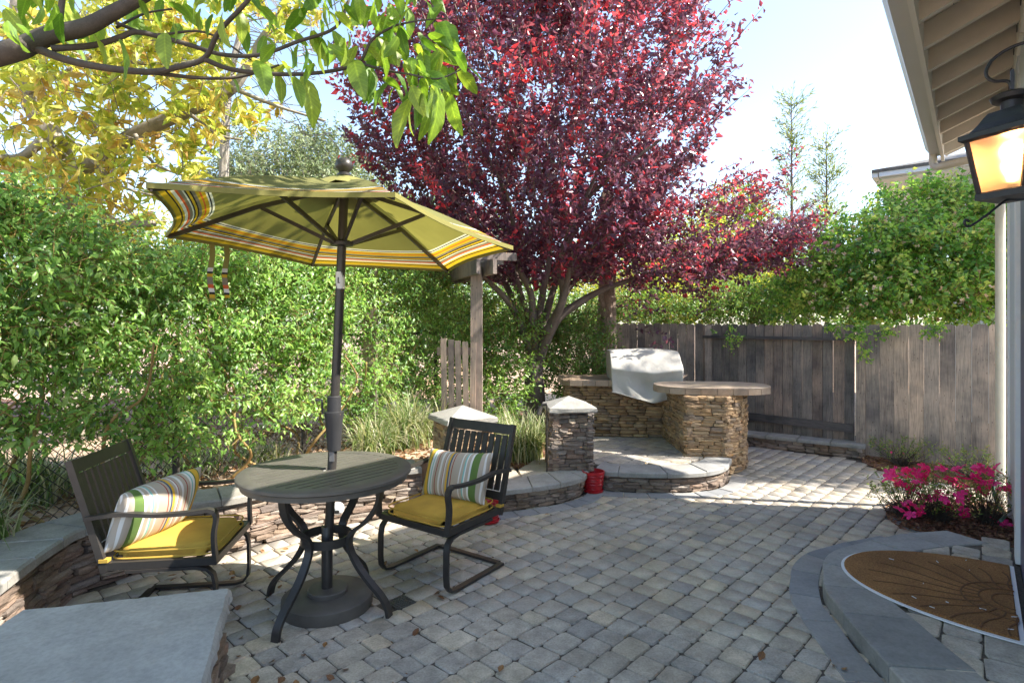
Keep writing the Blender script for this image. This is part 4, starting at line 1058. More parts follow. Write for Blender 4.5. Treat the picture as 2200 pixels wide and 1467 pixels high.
# tie straps hanging from the rim
for dx in (0, .085):
    ss_ = .22+dx; p = corn[3].lerp(corn[2], ss_); p = p+(CC+Vector((0, 0, p.z))-p).normalized()*.06*4*ss_*(1-ss_)+Vector((0, 0, .01)); L = .33-dx*.3
    mb = MB(); P = [p+Vector((.008*math.sin(i), .0, -L*i/8)) for i in range(9)]; mb.sweep(P, (.8, .6, 0), .028, .003)
    mtn = 'strap_fabric'
    if mtn not in bpy.data.materials:
        mt, n, l, b = nmat(mtn); g = wcoord(n); sx = n.new('ShaderNodeSeparateXYZ'); l.new(g, sx.inputs[0])
        mr = n.new('ShaderNodeMapRange'); mr.inputs[1].default_value = 1.56; mr.inputs[2].default_value = 1.98; l.new(sx.outputs[2], mr.inputs[0])
        r = ramp(n, [(0, (.2, .185, .05)), (.2, (.45, .3, .02)), (.25, (.02, .02, .02)), (.28, (.6, .6, .58)), (.33, (.5, .1, .03)), (.38, (.19, .165, .13)), (.48, (.45, .3, .02)), (.52, (.02, .02, .02)), (.55, (.5, .5, .48)), (.6, (.2, .185, .05))], mr.outputs[0], l, 'CONSTANT')
        l.new(r.outputs[0], b.inputs['Base Color']); b.inputs['Roughness'].default_value = .9
    mb.build('tie_strap', bpy.data.materials[mtn], um)

# ------------------------------------------------------------------ table
tb = empty('patio_table', (TC.x, TC.y, 0), 'round dark bronze metal patio table with slatted top and curved legs', 'table')
ra = .445; ri = .375; sang = R(50)
mb = MB()
n_ = 64; V = []
for r_, z in ((ri, TZt-.016), (ri, TZt), (ra-.008, TZt), (ra, TZt-.006), (ra, TZt-.02), (ra-.012, TZt-.026), (ra-.02, TZt-.03), (ra-.022, TZt-.055), (ra-.04, TZt-.055), (ra-.04, TZt-.016)):
    for k in range(n_): a = 2*math.pi*k/n_; V.append((TC.x+r_*math.cos(a), TC.y+r_*math.sin(a), z))
m = 10
Fc = [(i*n_+k, i*n_+(k+1) % n_, ((i+1) % m)*n_+(k+1) % n_, ((i+1) % m)*n_+k) for i in range(m) for k in range(n_)]
mb.add(V, Fc); mb.build('rim', M['slatmetal'], tb, smooth=True)
dx, dy = math.cos(sang), math.sin(sang); ns = 15; pitch = 2*ri/ns
for i in range(ns):
    c0_ = -ri+pitch*(i+.5); w = pitch-.010; e0_, e1_ = c0_-w/2, c0_+w/2
    def half(e): return math.sqrt(max(ri*ri-e*e, 0))*.997
    poly = []
    for k in range(5):
        e = e0_+(e1_-e0_)*k/4; poly.append((half(e), e))
    for k in range(5):
        e = e1_+(e0_-e1_)*k/4; poly.append((-half(e), e))
    if i == ns//2:
        hole = .03
        for sgn in (1, -1):
            pp = [(x, e) for x, e in poly if x*sgn > 0]
            pp = pp+([(sgn*hole, e1_), (sgn*hole, e0_)] if sgn > 0 else [(sgn*hole, e0_), (sgn*hole, e1_)])
            mb = MB(); mb.prism([(TC.x+x*dx-e*dy, TC.y+x*dy+e*dx) for x, e in pp], TZt-.012, TZt-.001); mb.build('slat', M['slatmetal'], tb)
    else:
        mb = MB(); mb.prism([(TC.x+x*dx-e*dy, TC.y+x*dy+e*dx) for x, e in poly], TZt-.012, TZt-.001); mb.build('slat', M['slatmetal'], tb)
mb = MB(); 
for s in (-.2, .2):
    mb.box((TC.x-dy*0+dx*s, TC.y+dy*s, TZt-.022), (.03, 2*math.sqrt(ri*ri-s*s), .018), Matrix.Rotation(sang, 3, 'Z'))
mb.build('cross_brace', M['metal'], tb)
for ang in (-110, -18, 160, 72):
    a = R(ang); ux = Vector((math.cos(a), math.sin(a), 0)); o_ = Vector((TC.x, TC.y, 0))
    prof = [(.33, .678), (.325, .62), (.30, .55), (.235, .47), (.165, .415), (.14, .365), (.15, .31), (.195, .235), (.26, .165), (.33, .10), (.365, .05), (.378, .0)]
    P = smooth_path([o_+ux*r_+Vector((0, 0, z)) for r_, z in prof], 4)
    mb = MB(); mb.sweep(P, ux.cross(Vector((0, 0, 1))), .042, .018); mb.build('leg', M['metal'], tb, smooth=True)
mb = MB(); P = [Vector((TC.x+.128*math.cos(2*math.pi*k/32), TC.y+.128*math.sin(2*math.pi*k/32), .365)) for k in range(32)]; mb.sweep(P, (0, 0, 1), .045, .010, closed=True); mb.build('ring', M['metal'], tb, smooth=True)

# ------------------------------------------------------------------ chairs
def chair(loc, rz, label):
    e = empty('patio_chair', loc, label, 'chair', 'patio chairs', rz)
    hw = .262
    for s in (-1, 1):
        x = s*hw
        P = [(x, -.255, .013), (x, .19, .013), (x, .235, .024), (x, .258, .055), (x, .264, .11), (x, .262, .24), (x, .252, .285), (x, .225, .312), (x, .17, .322), (x, -.14, .322)]
        mb = MB(); mb.sweep(P, (1, 0, 0), .036, .014); mb.build('spring_leg', M['metal'], e, smooth=True, world=False)
    mb = MB(); mb.sweep([(-hw+.018, -.25, .013), (hw-.018, -.25, .013)], (0, 1, 0), .036, .014); mb.build('floor_bar', M['metal'], e, world=False)
    mb = MB()
    for s in (-1, 1): mb.box((s*.262, .02, .349), (.024, .50, .036))
    mb.box((0, .258, .349), (.50, .026, .036)); mb.box((0, -.225, .349), (.50, .026, .036))
    for k in range(4): mb.box((0, -.13+.1*k, .349), (.50, .03, .01))
    mb.build('seat_frame', M['metal'], e, world=False)
    tilt = lambda z: -.235-.155*((z-.33)/.52)
    for s in (-1, 1):
        mb = MB(); mb.sweep([(s*.262, tilt(.32), .32), (s*.262, tilt(.6)+.004, .6), (s*.258, tilt(.855), .855)], (1, 0, 0), .026, .032); mb.build('back_post', M['metal'], e, world=False)
    Mr = Matrix.Rotation(math.atan2(.155, .52), 3, 'X')
    for z, h, nm in ((.822, .062, 'top_rail'), (.425, .05, 'bottom_rail')):
        mb = MB(); mb.box((0, tilt(z), z), (.502, .02, h), Mr); mb.build(nm, M['metal'], e, world=False)
    for k in range(9):
        x = -.208+.052*k; mb = MB(); mb.box((x, tilt(.62), .62), (.036, .012, .345), Mr); mb.build('slat', M['metal'], e, world=False)
    for s in (-1, 1):
        x = s*.282
        P = smooth_path([(x, tilt(.585), .585), (x, -.16, .60), (x, .0, .588), (x, .14, .592), (x, .235, .603)], 4)+smooth_path([(x, .262, .595), (x, .272, .56), (x, .262, .49), (x*.985, .262, .42), (x*.96, .268, .345)], 4)
        mb = MB(); mb.sweep(P, (1, 0, 0), .034, .018); mb.build('armrest', M['metal'], e, smooth=True, world=False)
    # cushion
    nx_, ny_ = 12, 12; V = []; 
    for lay in (0, 1):
        for i in range(nx_+1):
            for j in range(ny_+1):
                u = -1+2*i/nx_; v = -1+2*j/ny_; ed = (1-max(abs(u), abs(v))**6); cr = (1-abs(u)**5*abs(v)**5*.25)
                x = u*.248*cr; y = v*.248*cr+.012; z = .370+(.052*ed**.5+.006*math.cos(u*2)*math.cos(v*2) if lay else -0.0)+(.0 if lay else .002)
                V.append((x, y, z+(.003*math.sin(u*5+v*3) if lay else 0)))
    m = (nx_+1)*(ny_+1); Fc = []
    for lay in (0, 1):
        for i in range(nx_):
            for j in range(ny_):
                q = lay*m+i*(ny_+1)+j; f = (q, q+1, q+ny_+2, q+ny_+1); Fc.append(f if not lay else f[::-1])
    bd = [i*(ny_+1) for i in range(nx_+1)]+[nx_*(ny_+1)+j for j in range(1, ny_+1)]+[i*(ny_+1)+ny_ for i in range(nx_-1, -1, -1)]+[j for j in range(ny_-1, 0, -1)]
    Fc += [(bd[i], bd[(i+1) % len(bd)], m+bd[(i+1) % len(bd)], m+bd[i]) for i in range(len(bd))]
    mb = MB(); mb.add(V, Fc); cu = mb.build('seat_cushion', M['cushion'], e, smooth='all', world=False)
    for zz_ in (.374, .412):
        P = []
        for k in range(48):
            a = 2*math.pi*k/48; ex = .28; P.append((math.copysign(abs(math.cos(a))**ex, math.cos(a))*.246, math.copysign(abs(math.sin(a))**ex, math.sin(a))*.246+.012, zz_-.004*(zz_ > .4)))
        mb = MB(); mb.tube(P+[P[0]], .0045, 5, False); mb.build('piping', M['cushion'], cu, world=False)
    for s in (-1, 1): mb = MB(); mb.box((s*.262, -.235, .378), (.034, .04, .016)); mb.build('cushion_tie', M['cushion'], cu, world=False)
    return e
ch1 = chair((-1.745, 3.05, 0), math.atan2(-.99, .14), 'left patio chair facing the table, yellow cushion, beside the near seat wall')
ch2 = chair((-.425, 3.55, 0), math.atan2(.575, -.818), 'right patio chair with slatted back turned to the viewer in front of the left pillar')

def pillow_mat(name, flip):
    mt, n, l, b = nmat(name); a = n.new('ShaderNodeAttribute'); a.attribute_name = 'u'
    tp = (.42, .36, .29); gn = (.10, .17, .04); wh = (.66, .65, .62); ye = (.62, .38, .04); tq = (.18, .45, .42); rd = (.30, .05, .03); bl = (.05, .09, .16)
    st = [(0, wh), (.03, tp), (.06, wh), (.075, tp), (.12, gn), (.20, wh), (.225, tp), (.265, wh), (.28, tq), (.295, tp), (.33, wh), (.345, tp), (.45, rd), (.462, tp), (.485, bl), (.505, ye), (.535, tp), (.56, wh), (.575, rd), (.585, tp), (.62, wh), (.645, tp), (.69, rd), (.70, tp), (.74, wh), (.765, tq), (.78, wh), (.81, gn), (.825, ye), (.885, gn), (.895, tp)]
    r = ramp(n, st, a.outputs['Fac'], l, 'CONSTANT')
    l.new(r.outputs[0], b.inputs['Base Color']); b.inputs['Roughness'].default_value = .9
    t = noise(n, l, 9, 3, .5, n.new('ShaderNodeTexCoord').outputs['Object']); bump(n, l, t.outputs['Fac'], .35, .01, b)
    return mt
PM = pillow_mat('pillow_fabric', False)
def pillow(mat4, label):
    nx_, ny_ = 20, 14; V = []; uu = []; w, h, th_ = .262, .168, .085
    for lay in (1, -1):
        for i in range(nx_+1):
            for j in range(ny_+1):
                u = -1+2*i/nx_; v = -1+2*j/ny_; pinch = 1-.10*(1-abs(v)**2)*abs(u)**4-.0; pin2 = 1-.12*(1-abs(u)**2)*abs(v)**4
                x = u*w*pinch; y = v*h*pin2; t = max(0, (1-abs(u)**2.6))*max(0, (1-abs(v)**2.6)); z = lay*(th_*t**.55+.002*math.sin(u*9+v*6)*t)
                V.append((x, y, z)); uu.append((u+1)/2)
    m = (nx_+1)*(ny_+1); Fc = []
    for L in (0, 1):
        for i in range(nx_):
            for j in range(ny_):
                q = L*m+i*(ny_+1)+j; f = (q, q+1, q+ny_+2, q+ny_+1); Fc.append(f if L else f[::-1])
    bd = [i*(ny_+1) for i in range(nx_+1)]+[nx_*(ny_+1)+j for j in range(1, ny_+1)]+[i*(ny_+1)+ny_ for i in range(nx_-1, -1, -1)]+[j for j in range(ny_-1, 0, -1)]
    me = bpy.data.meshes.new('throw_pillow'); me.from_pydata(V, [], Fc)
    bm = bmesh.new(); bm.from_mesh(me); bmesh.ops.remove_doubles(bm, verts=bm.verts, dist=.0002); bmesh.ops.recalc_face_normals(bm, faces=bm.faces)
    bm.to_mesh(me); bm.free()
    at = me.attributes.new('u', 'FLOAT', 'POINT'); at.data.foreach_set('value', [1-(v.co.x/w+1)/2 for v in me.vertices])
    for p in me.polygons: p.use_smooth = True
    me.materials.append(PM)
    o = link('throw_pillow', me); o.matrix_world = mat4
    md = o.modifiers.new('subsurf', 'SUBSURF'); md.levels = 1; md.render_levels = 1
    return tag(o, label, 'pillow', 'striped throw pillows')
def chmat(ch, loc, rot): 
    return Matrix.Translation(ch.location) @ Matrix.Rotation(ch.rotation_euler.z, 4, 'Z') @ Matrix.Translation(loc) @ Euler(rot).to_matrix().to_4x4()
pillow(chmat(ch1, (.05, -.10, .56), (R(68), R(2), R(-22))), 'striped pillow with broad green end leaning on the left chair back')
pillow(chmat(ch2, (.01, -.14, .545), (R(68), R(-3), R(180+3))), 'striped pillow on the right chair, yellow stripe toward the table')

# ------------------------------------------------------------------ red pots
def pot(c, r, h, label, tilt=0):
    e = empty('flower_pot', (c.x, c.y, 0), label, 'flower pot', 'red flower pots')
    V = []; n_ = 32; rows = 16
    mb = MB(); prof = []
    for i in range(rows+1):
        t = i/rows; prof.append((r*(.78+.22*t**.8)+.0025*math.sin(i*2.4), .022+(h-.03)*t))
    prof += [(r*1.05, h-.008), (r*1.05, h+.012), (r*.96, h+.014), (r*.90, h-.02), (r*.8, .1)]
    mb.lathe(prof, (c.x, c.y, 0), n_, capt=False); mb.build('bowl', M['red'], e, smooth=True)
    mb = MB(); mb.lathe([(r*.8, 0), (r*.9, .004), (r*.95, .022), (r*.9, .024), (r*.8, .012)], (c.x, c.y, 0), n_); mb.build('saucer', M['red'], e, smooth=True)
    mb = MB(); mb.lathe([(r*.86, h-.045), (r*.85, h-.04)], (c.x, c.y, 0), n_); mb.build('potting_soil', M['soil'], e)
    return e
pot(G(1278, 1062)+Vector((0, .09, 0)), .096, .175, 'ribbed red glazed pot standing in front of the gap between the two steps')
pot(G(1048, 1128)+Vector((0, .085, 0)), .092, .13, 'low red pot with saucer on the pavers behind the right chair')

# garden spotlight
sp = G(1165, 945, .2); e = empty('garden_spotlight', (sp.x, 5.25, .15), 'small dark garden spotlight on a stake left of the right pillar', 'garden light')
c = D(1163, 880, 5.2)
mb = MB(); mb.tube([(c.x+.05, c.y, .15), (c.x+.05, c.y, c.z+.04)], .006, 6); mb.build('stake', M['metal'], e)
mb = MB(); mb.tube([c+Vector((.05, 0, .05)), c+Vector((.01, 0, .045)), c+Vector((-.01, 0, .02))], .012, 8); mb.tube([c+Vector((-.005, 0, .03)), c+Vector((-.03, -.02, -.04))], [.02, .024], 10); mb.build('lamp_head', M['metal'], e)
for q, lb_ in (((1950, 1085), 'small black path light among the azalea stems, left side of the bed'),):
    c = G(*q); e = empty('path_light', (c.x, c.y, 0), lb_, 'garden light')
    mb = MB(); mb.tube([(c.x, c.y, 0), (c.x, c.y, .14)], .006, 6); mb.build('stake', M['black'], e)
    mb = MB(); mb.tube([(c.x, c.y, .12), (c.x-.03, c.y-.03, .2)], [.018, .028], 10); mb.build('lamp_head', M['black'], e)

# ------------------------------------------------------------------ vegetation
def limb(mb, P, r0, r1, n=8):
    P = smooth_path(P, 6); N = len(P); mb.tube(P, [r0+(r1-r0)*(i/(N-1))**.8 for i in range(N)], n)
    return P
# --- plum
def plum():
    Y0 = 7.5; base = D(1148, 860, Y0); base.z = .15
    e = empty('plum_tree', base, 'large purple leaf plum tree with crimson new growth behind the grill', 'tree')
    mb = MB(); tp = D(1150, 765, Y0)
    mb.tube([base, D(1148, 830, Y0), D(1146, 800, Y0), D(1150, 775, Y0)], [.17, .135, .125, .10], 12)
    limbs = [[(1146, 775, 0), (1130, 730, -.1), (1100, 660, -.3), (1055, 610, -.5), (1005, 570, -.8), (900, 480, -1.1)],
             [(1148, 770, 0), (1138, 700, .1), (1112, 610, .3), (1098, 540, .4), (1080, 420, .6), (1040, 250, .8)],
             [(1150, 765, 0), (1145, 690, -.2), (1140, 630, -.3), (1110, 560, -.5), (1090, 420, -.7), (1000, 260, -1.0)],
             [(1150, 765, 0), (1155, 700, -.1), (1168, 620, -.1), (1180, 560, .0), (1190, 400, .1), (1185, 150, .2)],
             [(1152, 765, 0), (1170, 690, .2), (1190, 620, .4), (1215, 560, .6), (1240, 400, .9), (1290, 200, 1.2)],
             [(1154, 770, 0), (1180, 715, -.2), (1205, 655, -.4), (1222, 590, -.5), (1235, 480, -.8), (1330, 280, -1.1)],
             [(1156, 775, 0), (1195, 690, .0), (1245, 650, .0), (1290, 625, .1), (1340, 606, .2), (1420, 585, .3), (1560, 560, .4), (1700, 525, .5)],
             [(1160, 770, 0), (1185, 700, .3), (1230, 610, .5), (1330, 520, .8), (1450, 430, 1.0)],
             [(1150, 765, 0), (1120, 690, .3), (1060, 560, .5), (950, 430, .6), (850, 330, .7)],
             [(1175, 715, -.2), (1210, 640, -.3), (1205, 560, -.4), (1260, 430, -.6), (1420, 300, -.8)]]
    ends = []
    for L in limbs:
        P = limb(mb, [D(x, y, Y0+d) for x, y, d in L], .068, .014); ends.append(P)
    mb.build('trunk', M['bark'], e, smooth='all')
    rs = np.random.RandomState(3)
    # crown: radius by height
    zs = [2.0, 2.35, 3.0, 3.65, 4.5, 5.1, 5.7, 6.9]; rr = [.8, 1.4, 1.8, 2.22, 2.42, 1.95, 1.15, .3]
    N = 4700; z = rs.uniform(2.0, 6.8, N); rmax = np.interp(z, zs, rr)
    ang = rs.uniform(0, 2*np.pi, N); q = rs.rand(N)**.42; rad = rmax*q
    cxp = .31; P0 = np.stack([cxp+rad*np.cos(ang), Y0+rad*np.sin(ang)*.85, z], 1)
    x_, y_, z_ = P0.T; lump = np.sin(x_*3.1+z_*1.7)*np.sin(y_*2.9+1)+np.sin(z_*3.7+x_*2.3+2)*np.sin(y_*3.3-z_*2)+np.sin(x_*6.5-z_*5)*.4
    kp = (lump > -.38) | (rs.rand(N) < .08); P0 = P0[kp]; ang = ang[kp]; q = q[kp]; z = z[kp]; N = len(P0)
    dr = np.stack([np.cos(ang)*(.35+.5*q), np.sin(ang)*(.35+.5*q), np.full(N, .9)], 1)+rs.normal(size=(N, 3))*.25
    low = z < 3.0; dr[low, 2] *= .4
    P, A, sz, E = shoots(P0, dr, .44, 20, .082, .8, .5, .15, rs, .3)
    # right-hand low limb
    n2 = 420; t = rs.rand(n2); lx = np.interp(t, [0, 1], [D(1330, 560, Y0).x, D(1660, 520, Y0+.4).x]); lz = np.interp(t, [0, .5, 1], [2.25, 2.35, 2.55])+rs.normal(size=n2)*(.30*(1-t*.7))
    P02 = np.stack([lx, Y0+.1+rs.normal(size=n2)*.55*(1-t*.5), lz], 1); dr2 = np.stack([np.full(n2, .9), rs.normal(size=n2)*.4, rs.normal(size=n2)*.35+.2], 1)
    P2, A2, s2_, E2 = shoots(P02, dr2, .34, 18, .068, .8, .5, .2, rs, .3)
    # a second wisp that rises right
    n3 = 70; t = rs.rand(n3); P03 = np.stack([np.interp(t, [0, 1], [D(1450, 450, Y0).x, D(1660, 395, Y0).x]), Y0+rs.normal(size=n3)*.3, np.interp(t, [0, 1], [2.9, 3.25])+rs.normal(size=n3)*.18], 1)
    P3, A3, s3_, E3 = shoots(P03, np.stack([np.full(n3, .8), rs.normal(size=n3)*.3, np.full(n3, .4)], 1), .35, 15, .066, .8, .5, .2, rs, .3)
    n4 = 34; t = rs.rand(n4); P04 = np.stack([np.interp(t, [0, 1], [D(1650, 470, Y0).x, D(1760, 480, Y0).x]), Y0+.3+rs.normal(size=n4)*.2, np.interp(t, [0, 1], [2.6, 2.85])+rs.normal(size=n4)*.12], 1)
    P4, A4, s4_, E4 = shoots(P04, np.stack([np.full(n4, .8), rs.normal(size=n4)*.3, np.full(n4, .5)], 1), .3, 12, .066, .8, .5, .2, rs, .3)
    PP = np.concatenate([P, P2, P3, P4]); AA = np.concatenate([A, A2, A3, A4]); SS = np.concatenate([sz, s2_, s3_, s4_])
    sid = np.concatenate([np.repeat(np.clip(rs.beta(1.2, 2.7, N)+.2*(q-.5)+.16*(z-4)/3, 0, 1), 20), np.repeat(rs.beta(1.3, 2.6, n2), 18), np.repeat(rs.beta(2, 2, n3), 15), np.repeat(rs.beta(2, 2, n4), 12)])
    rnd = np.clip(sid+rs.normal(size=len(sid))*.16, 0, 1)
    leaf_object('foliage', M['plum'], e, PP, AA, SS, .55, rnd, LEAF2, kind='stuff', rs=rs)
    twig_object('twigs', M['bark'], e, np.concatenate([P0, P02, P03, P04]), np.concatenate([E, E2, E3, E4]), .008, .002, kind='stuff')
plum()

def shrub(name, blobs, n, per, size, mat, label, cat, up=.5, out=.6, shoot=.3, trunk=None, wr=.5, T=LEAF2, seed=1, group=None, droop=.15, bark='bark', shell=.42, twigs=True):
    rs = np.random.RandomState(seed)
    b0 = trunk[0] if trunk else Vector((blobs[0][0][0], blobs[0][0][1], max(0, blobs[0][0][2]-blobs[0][1][2])))
    e = empty(name, (b0[0], b0[1], b0[2]), label, cat, group)
    P0, d = blob_points(blobs, n, shell, rs)
    dr = d*out+np.array([0, 0, up])+rs.normal(size=(n, 3))*.3
    P, A, sz, E = shoots(P0, dr, shoot, per, size, .8, .45, droop, rs, .35)
    base = np.clip(np.repeat(rs.beta(1.8, 1.8, n), per)+rs.normal(size=n*per)*.15, 0, 1)
    leaf_object('foliage', M[mat], e, P, A, sz, wr, base, T, kind='stuff', rs=rs)
    if trunk:
        mb = MB(); limb(mb, trunk, trunk_r(trunk), .02)
        c0 = Vector(trunk[-1])
        for b in blobs[:14]:
            mid = (c0+Vector(b[0]))/2+Vector((0, 0, -.1)); mb.tube([trunk[len(trunk)//2], mid, b[0]], [.035, .022, .008], 6)
        mb.build('trunk', M[bark], e, smooth='all')
    if twigs: twig_object('twigs', M[bark], e, P0, E, .005, .0015, kind='stuff')
    return e
def trunk_r(t): return .09
def blobs_line(a, b, n, z0, z1, r, jx=.3, seed=0):
    rs = random.Random(seed); out = []
    for i in range(n):
        t = rs.random(); x = a[0]+(b[0]-a[0])*t+rs.uniform(-jx, jx); y = a[1]+(b[1]-a[1])*t+rs.uniform(-jx, jx)
        k = r*rs.uniform(.6, 1.25); out.append(((x, y, rs.uniform(z0, z1)), (k, k*.9, k*.8)))
    return out
# --- vine hedge on the chain-link fence
HA = Vector((-.82, 7.1)); HB = Vector((-3.2, 2.5)); HD = (HB-HA)
def hedge():
    rs = np.random.RandomState(21)
    e = empty('vine_hedge', (-1.9, 5, .3), 'dense green climbing vine hedge covering the left chain-link fence', 'hedge')
    n = 9000; t = rs.rand(n)**.85; y = rs.rand(n)
    zt_ = 2.2-.25*np.clip(t*2.5-1.2, 0, 1)+.12*np.sin(t*9)+.12*np.sin(t*23+1)+.05*np.sin(t*61); zb_ = .50+.22*np.clip(t*1.6, 0, 1)+.12*np.sin(t*17)
    z = zb_+(zt_-zb_)*(1-rs.rand(n)**1.1)
    near = .30+.10*np.sin(t*31+z*4)+.07*np.sin(z*9+t*13)
    o = (rs.rand(n)**.6*2-1)*0+rs.uniform(-.9, 1, n)*near
    nrm = Vector((HD.y, -HD.x)).normalized(); nrm = nrm if nrm.x > 0 else -nrm
    P0 = np.stack([HA.x+HD.x*t+nrm.x*o, HA.y+HD.y*t+nrm.y*o, z], 1)
    # gaps
    gap = np.sin(t*41+z*7)+np.sin(z*13-t*19)+np.sin(t*67)*.6
    keep = (gap > -1.35+.35*np.clip(1.5-z, 0, 1)) | (z > 1.75); keep &= ~((z < 1.2) & (rs.rand(n) < .38)); P0 = P0[keep]; n = len(P0)
    dr = np.stack([np.full(n, nrm.x*.6), np.full(n, nrm.y*.6), np.full(n, .1)], 1)+rs.normal(size=(n, 3))*.7
    P, A, sz, E = shoots(P0, dr, .24, 12, .042, .8, .5, .35, rs, .4); sz = sz*(.55+.9*rs.rand(len(sz)))
    base = np.clip(np.repeat(rs.beta(2, 2, n), 12)+rs.normal(size=n*12)*.2, 0, 1)
    leaf_object('foliage', M['hedge'], e, P, A, sz, .42, base, LEAF6, up=(nrm.x, nrm.y, 1.4), kind='stuff', rs=rs)
    twig_object('twigs', M['vine'], e, P0, E, .003, .001, kind='stuff')
    # woody stems
    rr = random.Random(4)
    for k in range(16):
        t0 = .1+.85*k/16+rr.uniform(-.03, .03); p = HA+HD*t0; P = [Vector((p.x, p.y, .3))]
        for s in range(4): P.append(P[-1]+Vector((rr.uniform(-.18, .18), rr.uniform(-.2, .2), rr.uniform(.15, .32))))
        mb = MB(); P = smooth_path(P, 4); mb.tube(P, [.014-.008*i/len(P) for i in range(len(P))], 6); mb.build('stem', M['vine'], e, smooth='all')
    P = [D(430, 872, 4.6), D(520, 886, 4.8), D(600, 895, 5.1), D(650, 893, 5.3), D(695, 870, 5.5)]
    mb = MB(); mb.tube(smooth_path(P, 6), .008, 6); mb.build('stem', M['vine'], e, smooth='all')
hedge()
# a climbing strand of bright leaves above the gate
# chain-link fence
cf = empty('chain_link_fence', (-1.9, 5.0, .3), 'rusty brown chain-link fence under the vine hedge', 'fence')
nrm = Vector((HD.y, -HD.x)).normalized(); tdir = HD.normalized(); Lf = HD.length
for k in range(4):
    p = HA+tdir*(.2+k*(Lf-.4)/3) if k != 1 else D(653, 930, 5.2).xy; 
    mb = MB(); mb.tube([(p.x, p.y, .25), (p.x, p.y, 1.42)], .024, 8); mb.build('post', M['wire'], cf)
mb = MB(); a = HA; b = HB; mb.tube([(a.x, a.y, 1.40), (b.x, b.y, 1.40)], .014, 8); mb.build('top_rail', M['wire'], cf)
hz_ = 1.05; N = int(Lf/.065); A0 = []; A1 = []
for i in range(-int(hz_/.065), N):
    s = i*.065
    for sg in (1, -1):
        s0_, s1_ = (s, s+hz_) if sg > 0 else (s+hz_, s)
        z0_, z1_ = .33, .33+hz_
        if s < 0 or s+hz_ > Lf: 
            continue
        pA = HA+tdir*s0_; pB = HA+tdir*s1_; A0.append((pA.x, pA.y, z0_)); A1.append((pB.x, pB.y, z1_))
twig_object('wire_mesh', M['wire'], cf, np.array(A0), np.array(A1), .0028, .0028, kind='stuff')

# --- grasses
def grass(c, n, length, spread, label, seed, group='ornamental grasses', mat='grass', w=.011, lean=0, name='grass_clump'):
    rs = np.random.RandomState(seed); e = empty(name, c, label, 'grass', group)
    ang = rs.uniform(0, 2*np.pi, n); tl = rs.rand(n)**.7; L = length*(.55+.6*rs.rand(n)); seg = 5
    base = np.stack([c[0]+rs.normal(size=n)*spread*.35, c[1]+rs.normal(size=n)*spread*.35, np.full(n, c[2])], 1)
    hd = np.stack([np.cos(ang), np.sin(ang), np.zeros(n)], 1); sd = np.stack([-np.sin(ang), np.cos(ang), np.zeros(n)], 1)
    V = []
    bend = (.25+1.2*tl)
    for k in range(seg+1):
        t = k/seg; th_ = bend*t*1.1
        p = base+hd*(L*np.sin(th_)*t*.75)[:, None]+np.array([0, 0, 1])*(L*t*np.cos(th_*.95))[:, None]
        ww = w*(1-t**2)*.5+.0006
        V.append(p-sd*ww); V.append(p+sd*ww)
    V = np.stack(V, 1).reshape(-1, 3); m = 2*(seg+1)
    Fi = (np.arange(n)[:, None, None]*m+np.array([(2*k, 2*k+1, 2*k+3, 2*k+2) for k in range(seg)])[None]).reshape(-1, 4)
    me = np_mesh('blades', M[mat], V, Fi, 4, np.repeat(rs.rand(n), m), c)
    link('blades', me, e)['kind'] = 'stuff'
for (px, py, Y, n, L, sp_, lb_) in [(1125, 960, 5.75, 420, .55, .22, 'tall strappy grass clump just left of the right pillar'),
        (1095, 930, 6.4, 300, .5, .25, 'pale grass clump at the foot of the plum trunk, behind the nearer clump'),
        (1180, 900, 6.6, 200, .45, .2, 'short grass tuft between the right pillar and the plum trunk'),
        (870, 960, 5.6, 460, .62, .25, 'large bright grass clump left of the left pillar'),
        (800, 965, 5.1, 300, .48, .22, 'grass clump behind the umbrella pole crank'),
        (930, 940, 6.0, 200, .5, .2, 'narrow grass clump below the picket gate'),
        (50, 1100, 3.85, 420, .5, .3, 'long arching green grass at the far left of the raised bed'),
        (-90, 1180, 3.0, 260, .5, .25, 'grass blades spilling over the wall at the left frame edge'),
        (210, 1060, 4.25, 260, .34, .28, 'fine grass tuft behind the left chair back'),
        (410, 1035, 4.6, 260, .26, .3, 'dry fine grass between left chair and table'),
        (560, 1010, 5.0, 240, .24, .3, 'low dry grass beyond the table left rim')]:
    c = D(px, py, Y); c.z = .315 if px < 1000 else TZ-.02
    grass(c, n, L, sp_, lb_, abs(int(px)))

# --- dark and bright shrubs in the middle
shrub('garden_shrub', [((-.25, 7.0, .9), (.42, .4, .55)), ((-.1, 7.3, 1.35), (.4, .4, .4)), ((-.2, 7.0, .65), (.3, .35, .4)), ((-.45, 7.6, 1.4), (.5, .4, .5))], 700, 14, .05, 'hedge', 'dark green shrub between the arbor post and the plum trunk', 'shrub', seed=31, bark='vine', droop=.4)
shrub('garden_shrub', [((.75, 8.0, .9), (.4, .4, .5)), ((.9, 8.1, 1.3), (.4, .4, .35)), ((.45, 8.2, 1.2), (.4, .4, .4)), ((.85, 7.9, .7), (.4, .3, .4)), ((1.15, 8.0, 1.0), (.3, .3, .4))], 800, 14, .045, 'shrub', 'bright small leaved shrub between the plum trunk and the grill cover', 'shrub', seed=32, bark='vine')
shrub('garden_shrub', [((-1.15, 7.8, 1.0), (.5, .4, .6)), ((-.85, 8.2, 1.5), (.5, .4, .5))], 400, 14, .05, 'hedge', 'leafy shrub seen through the picket gate', 'shrub', seed=33, bark='vine')
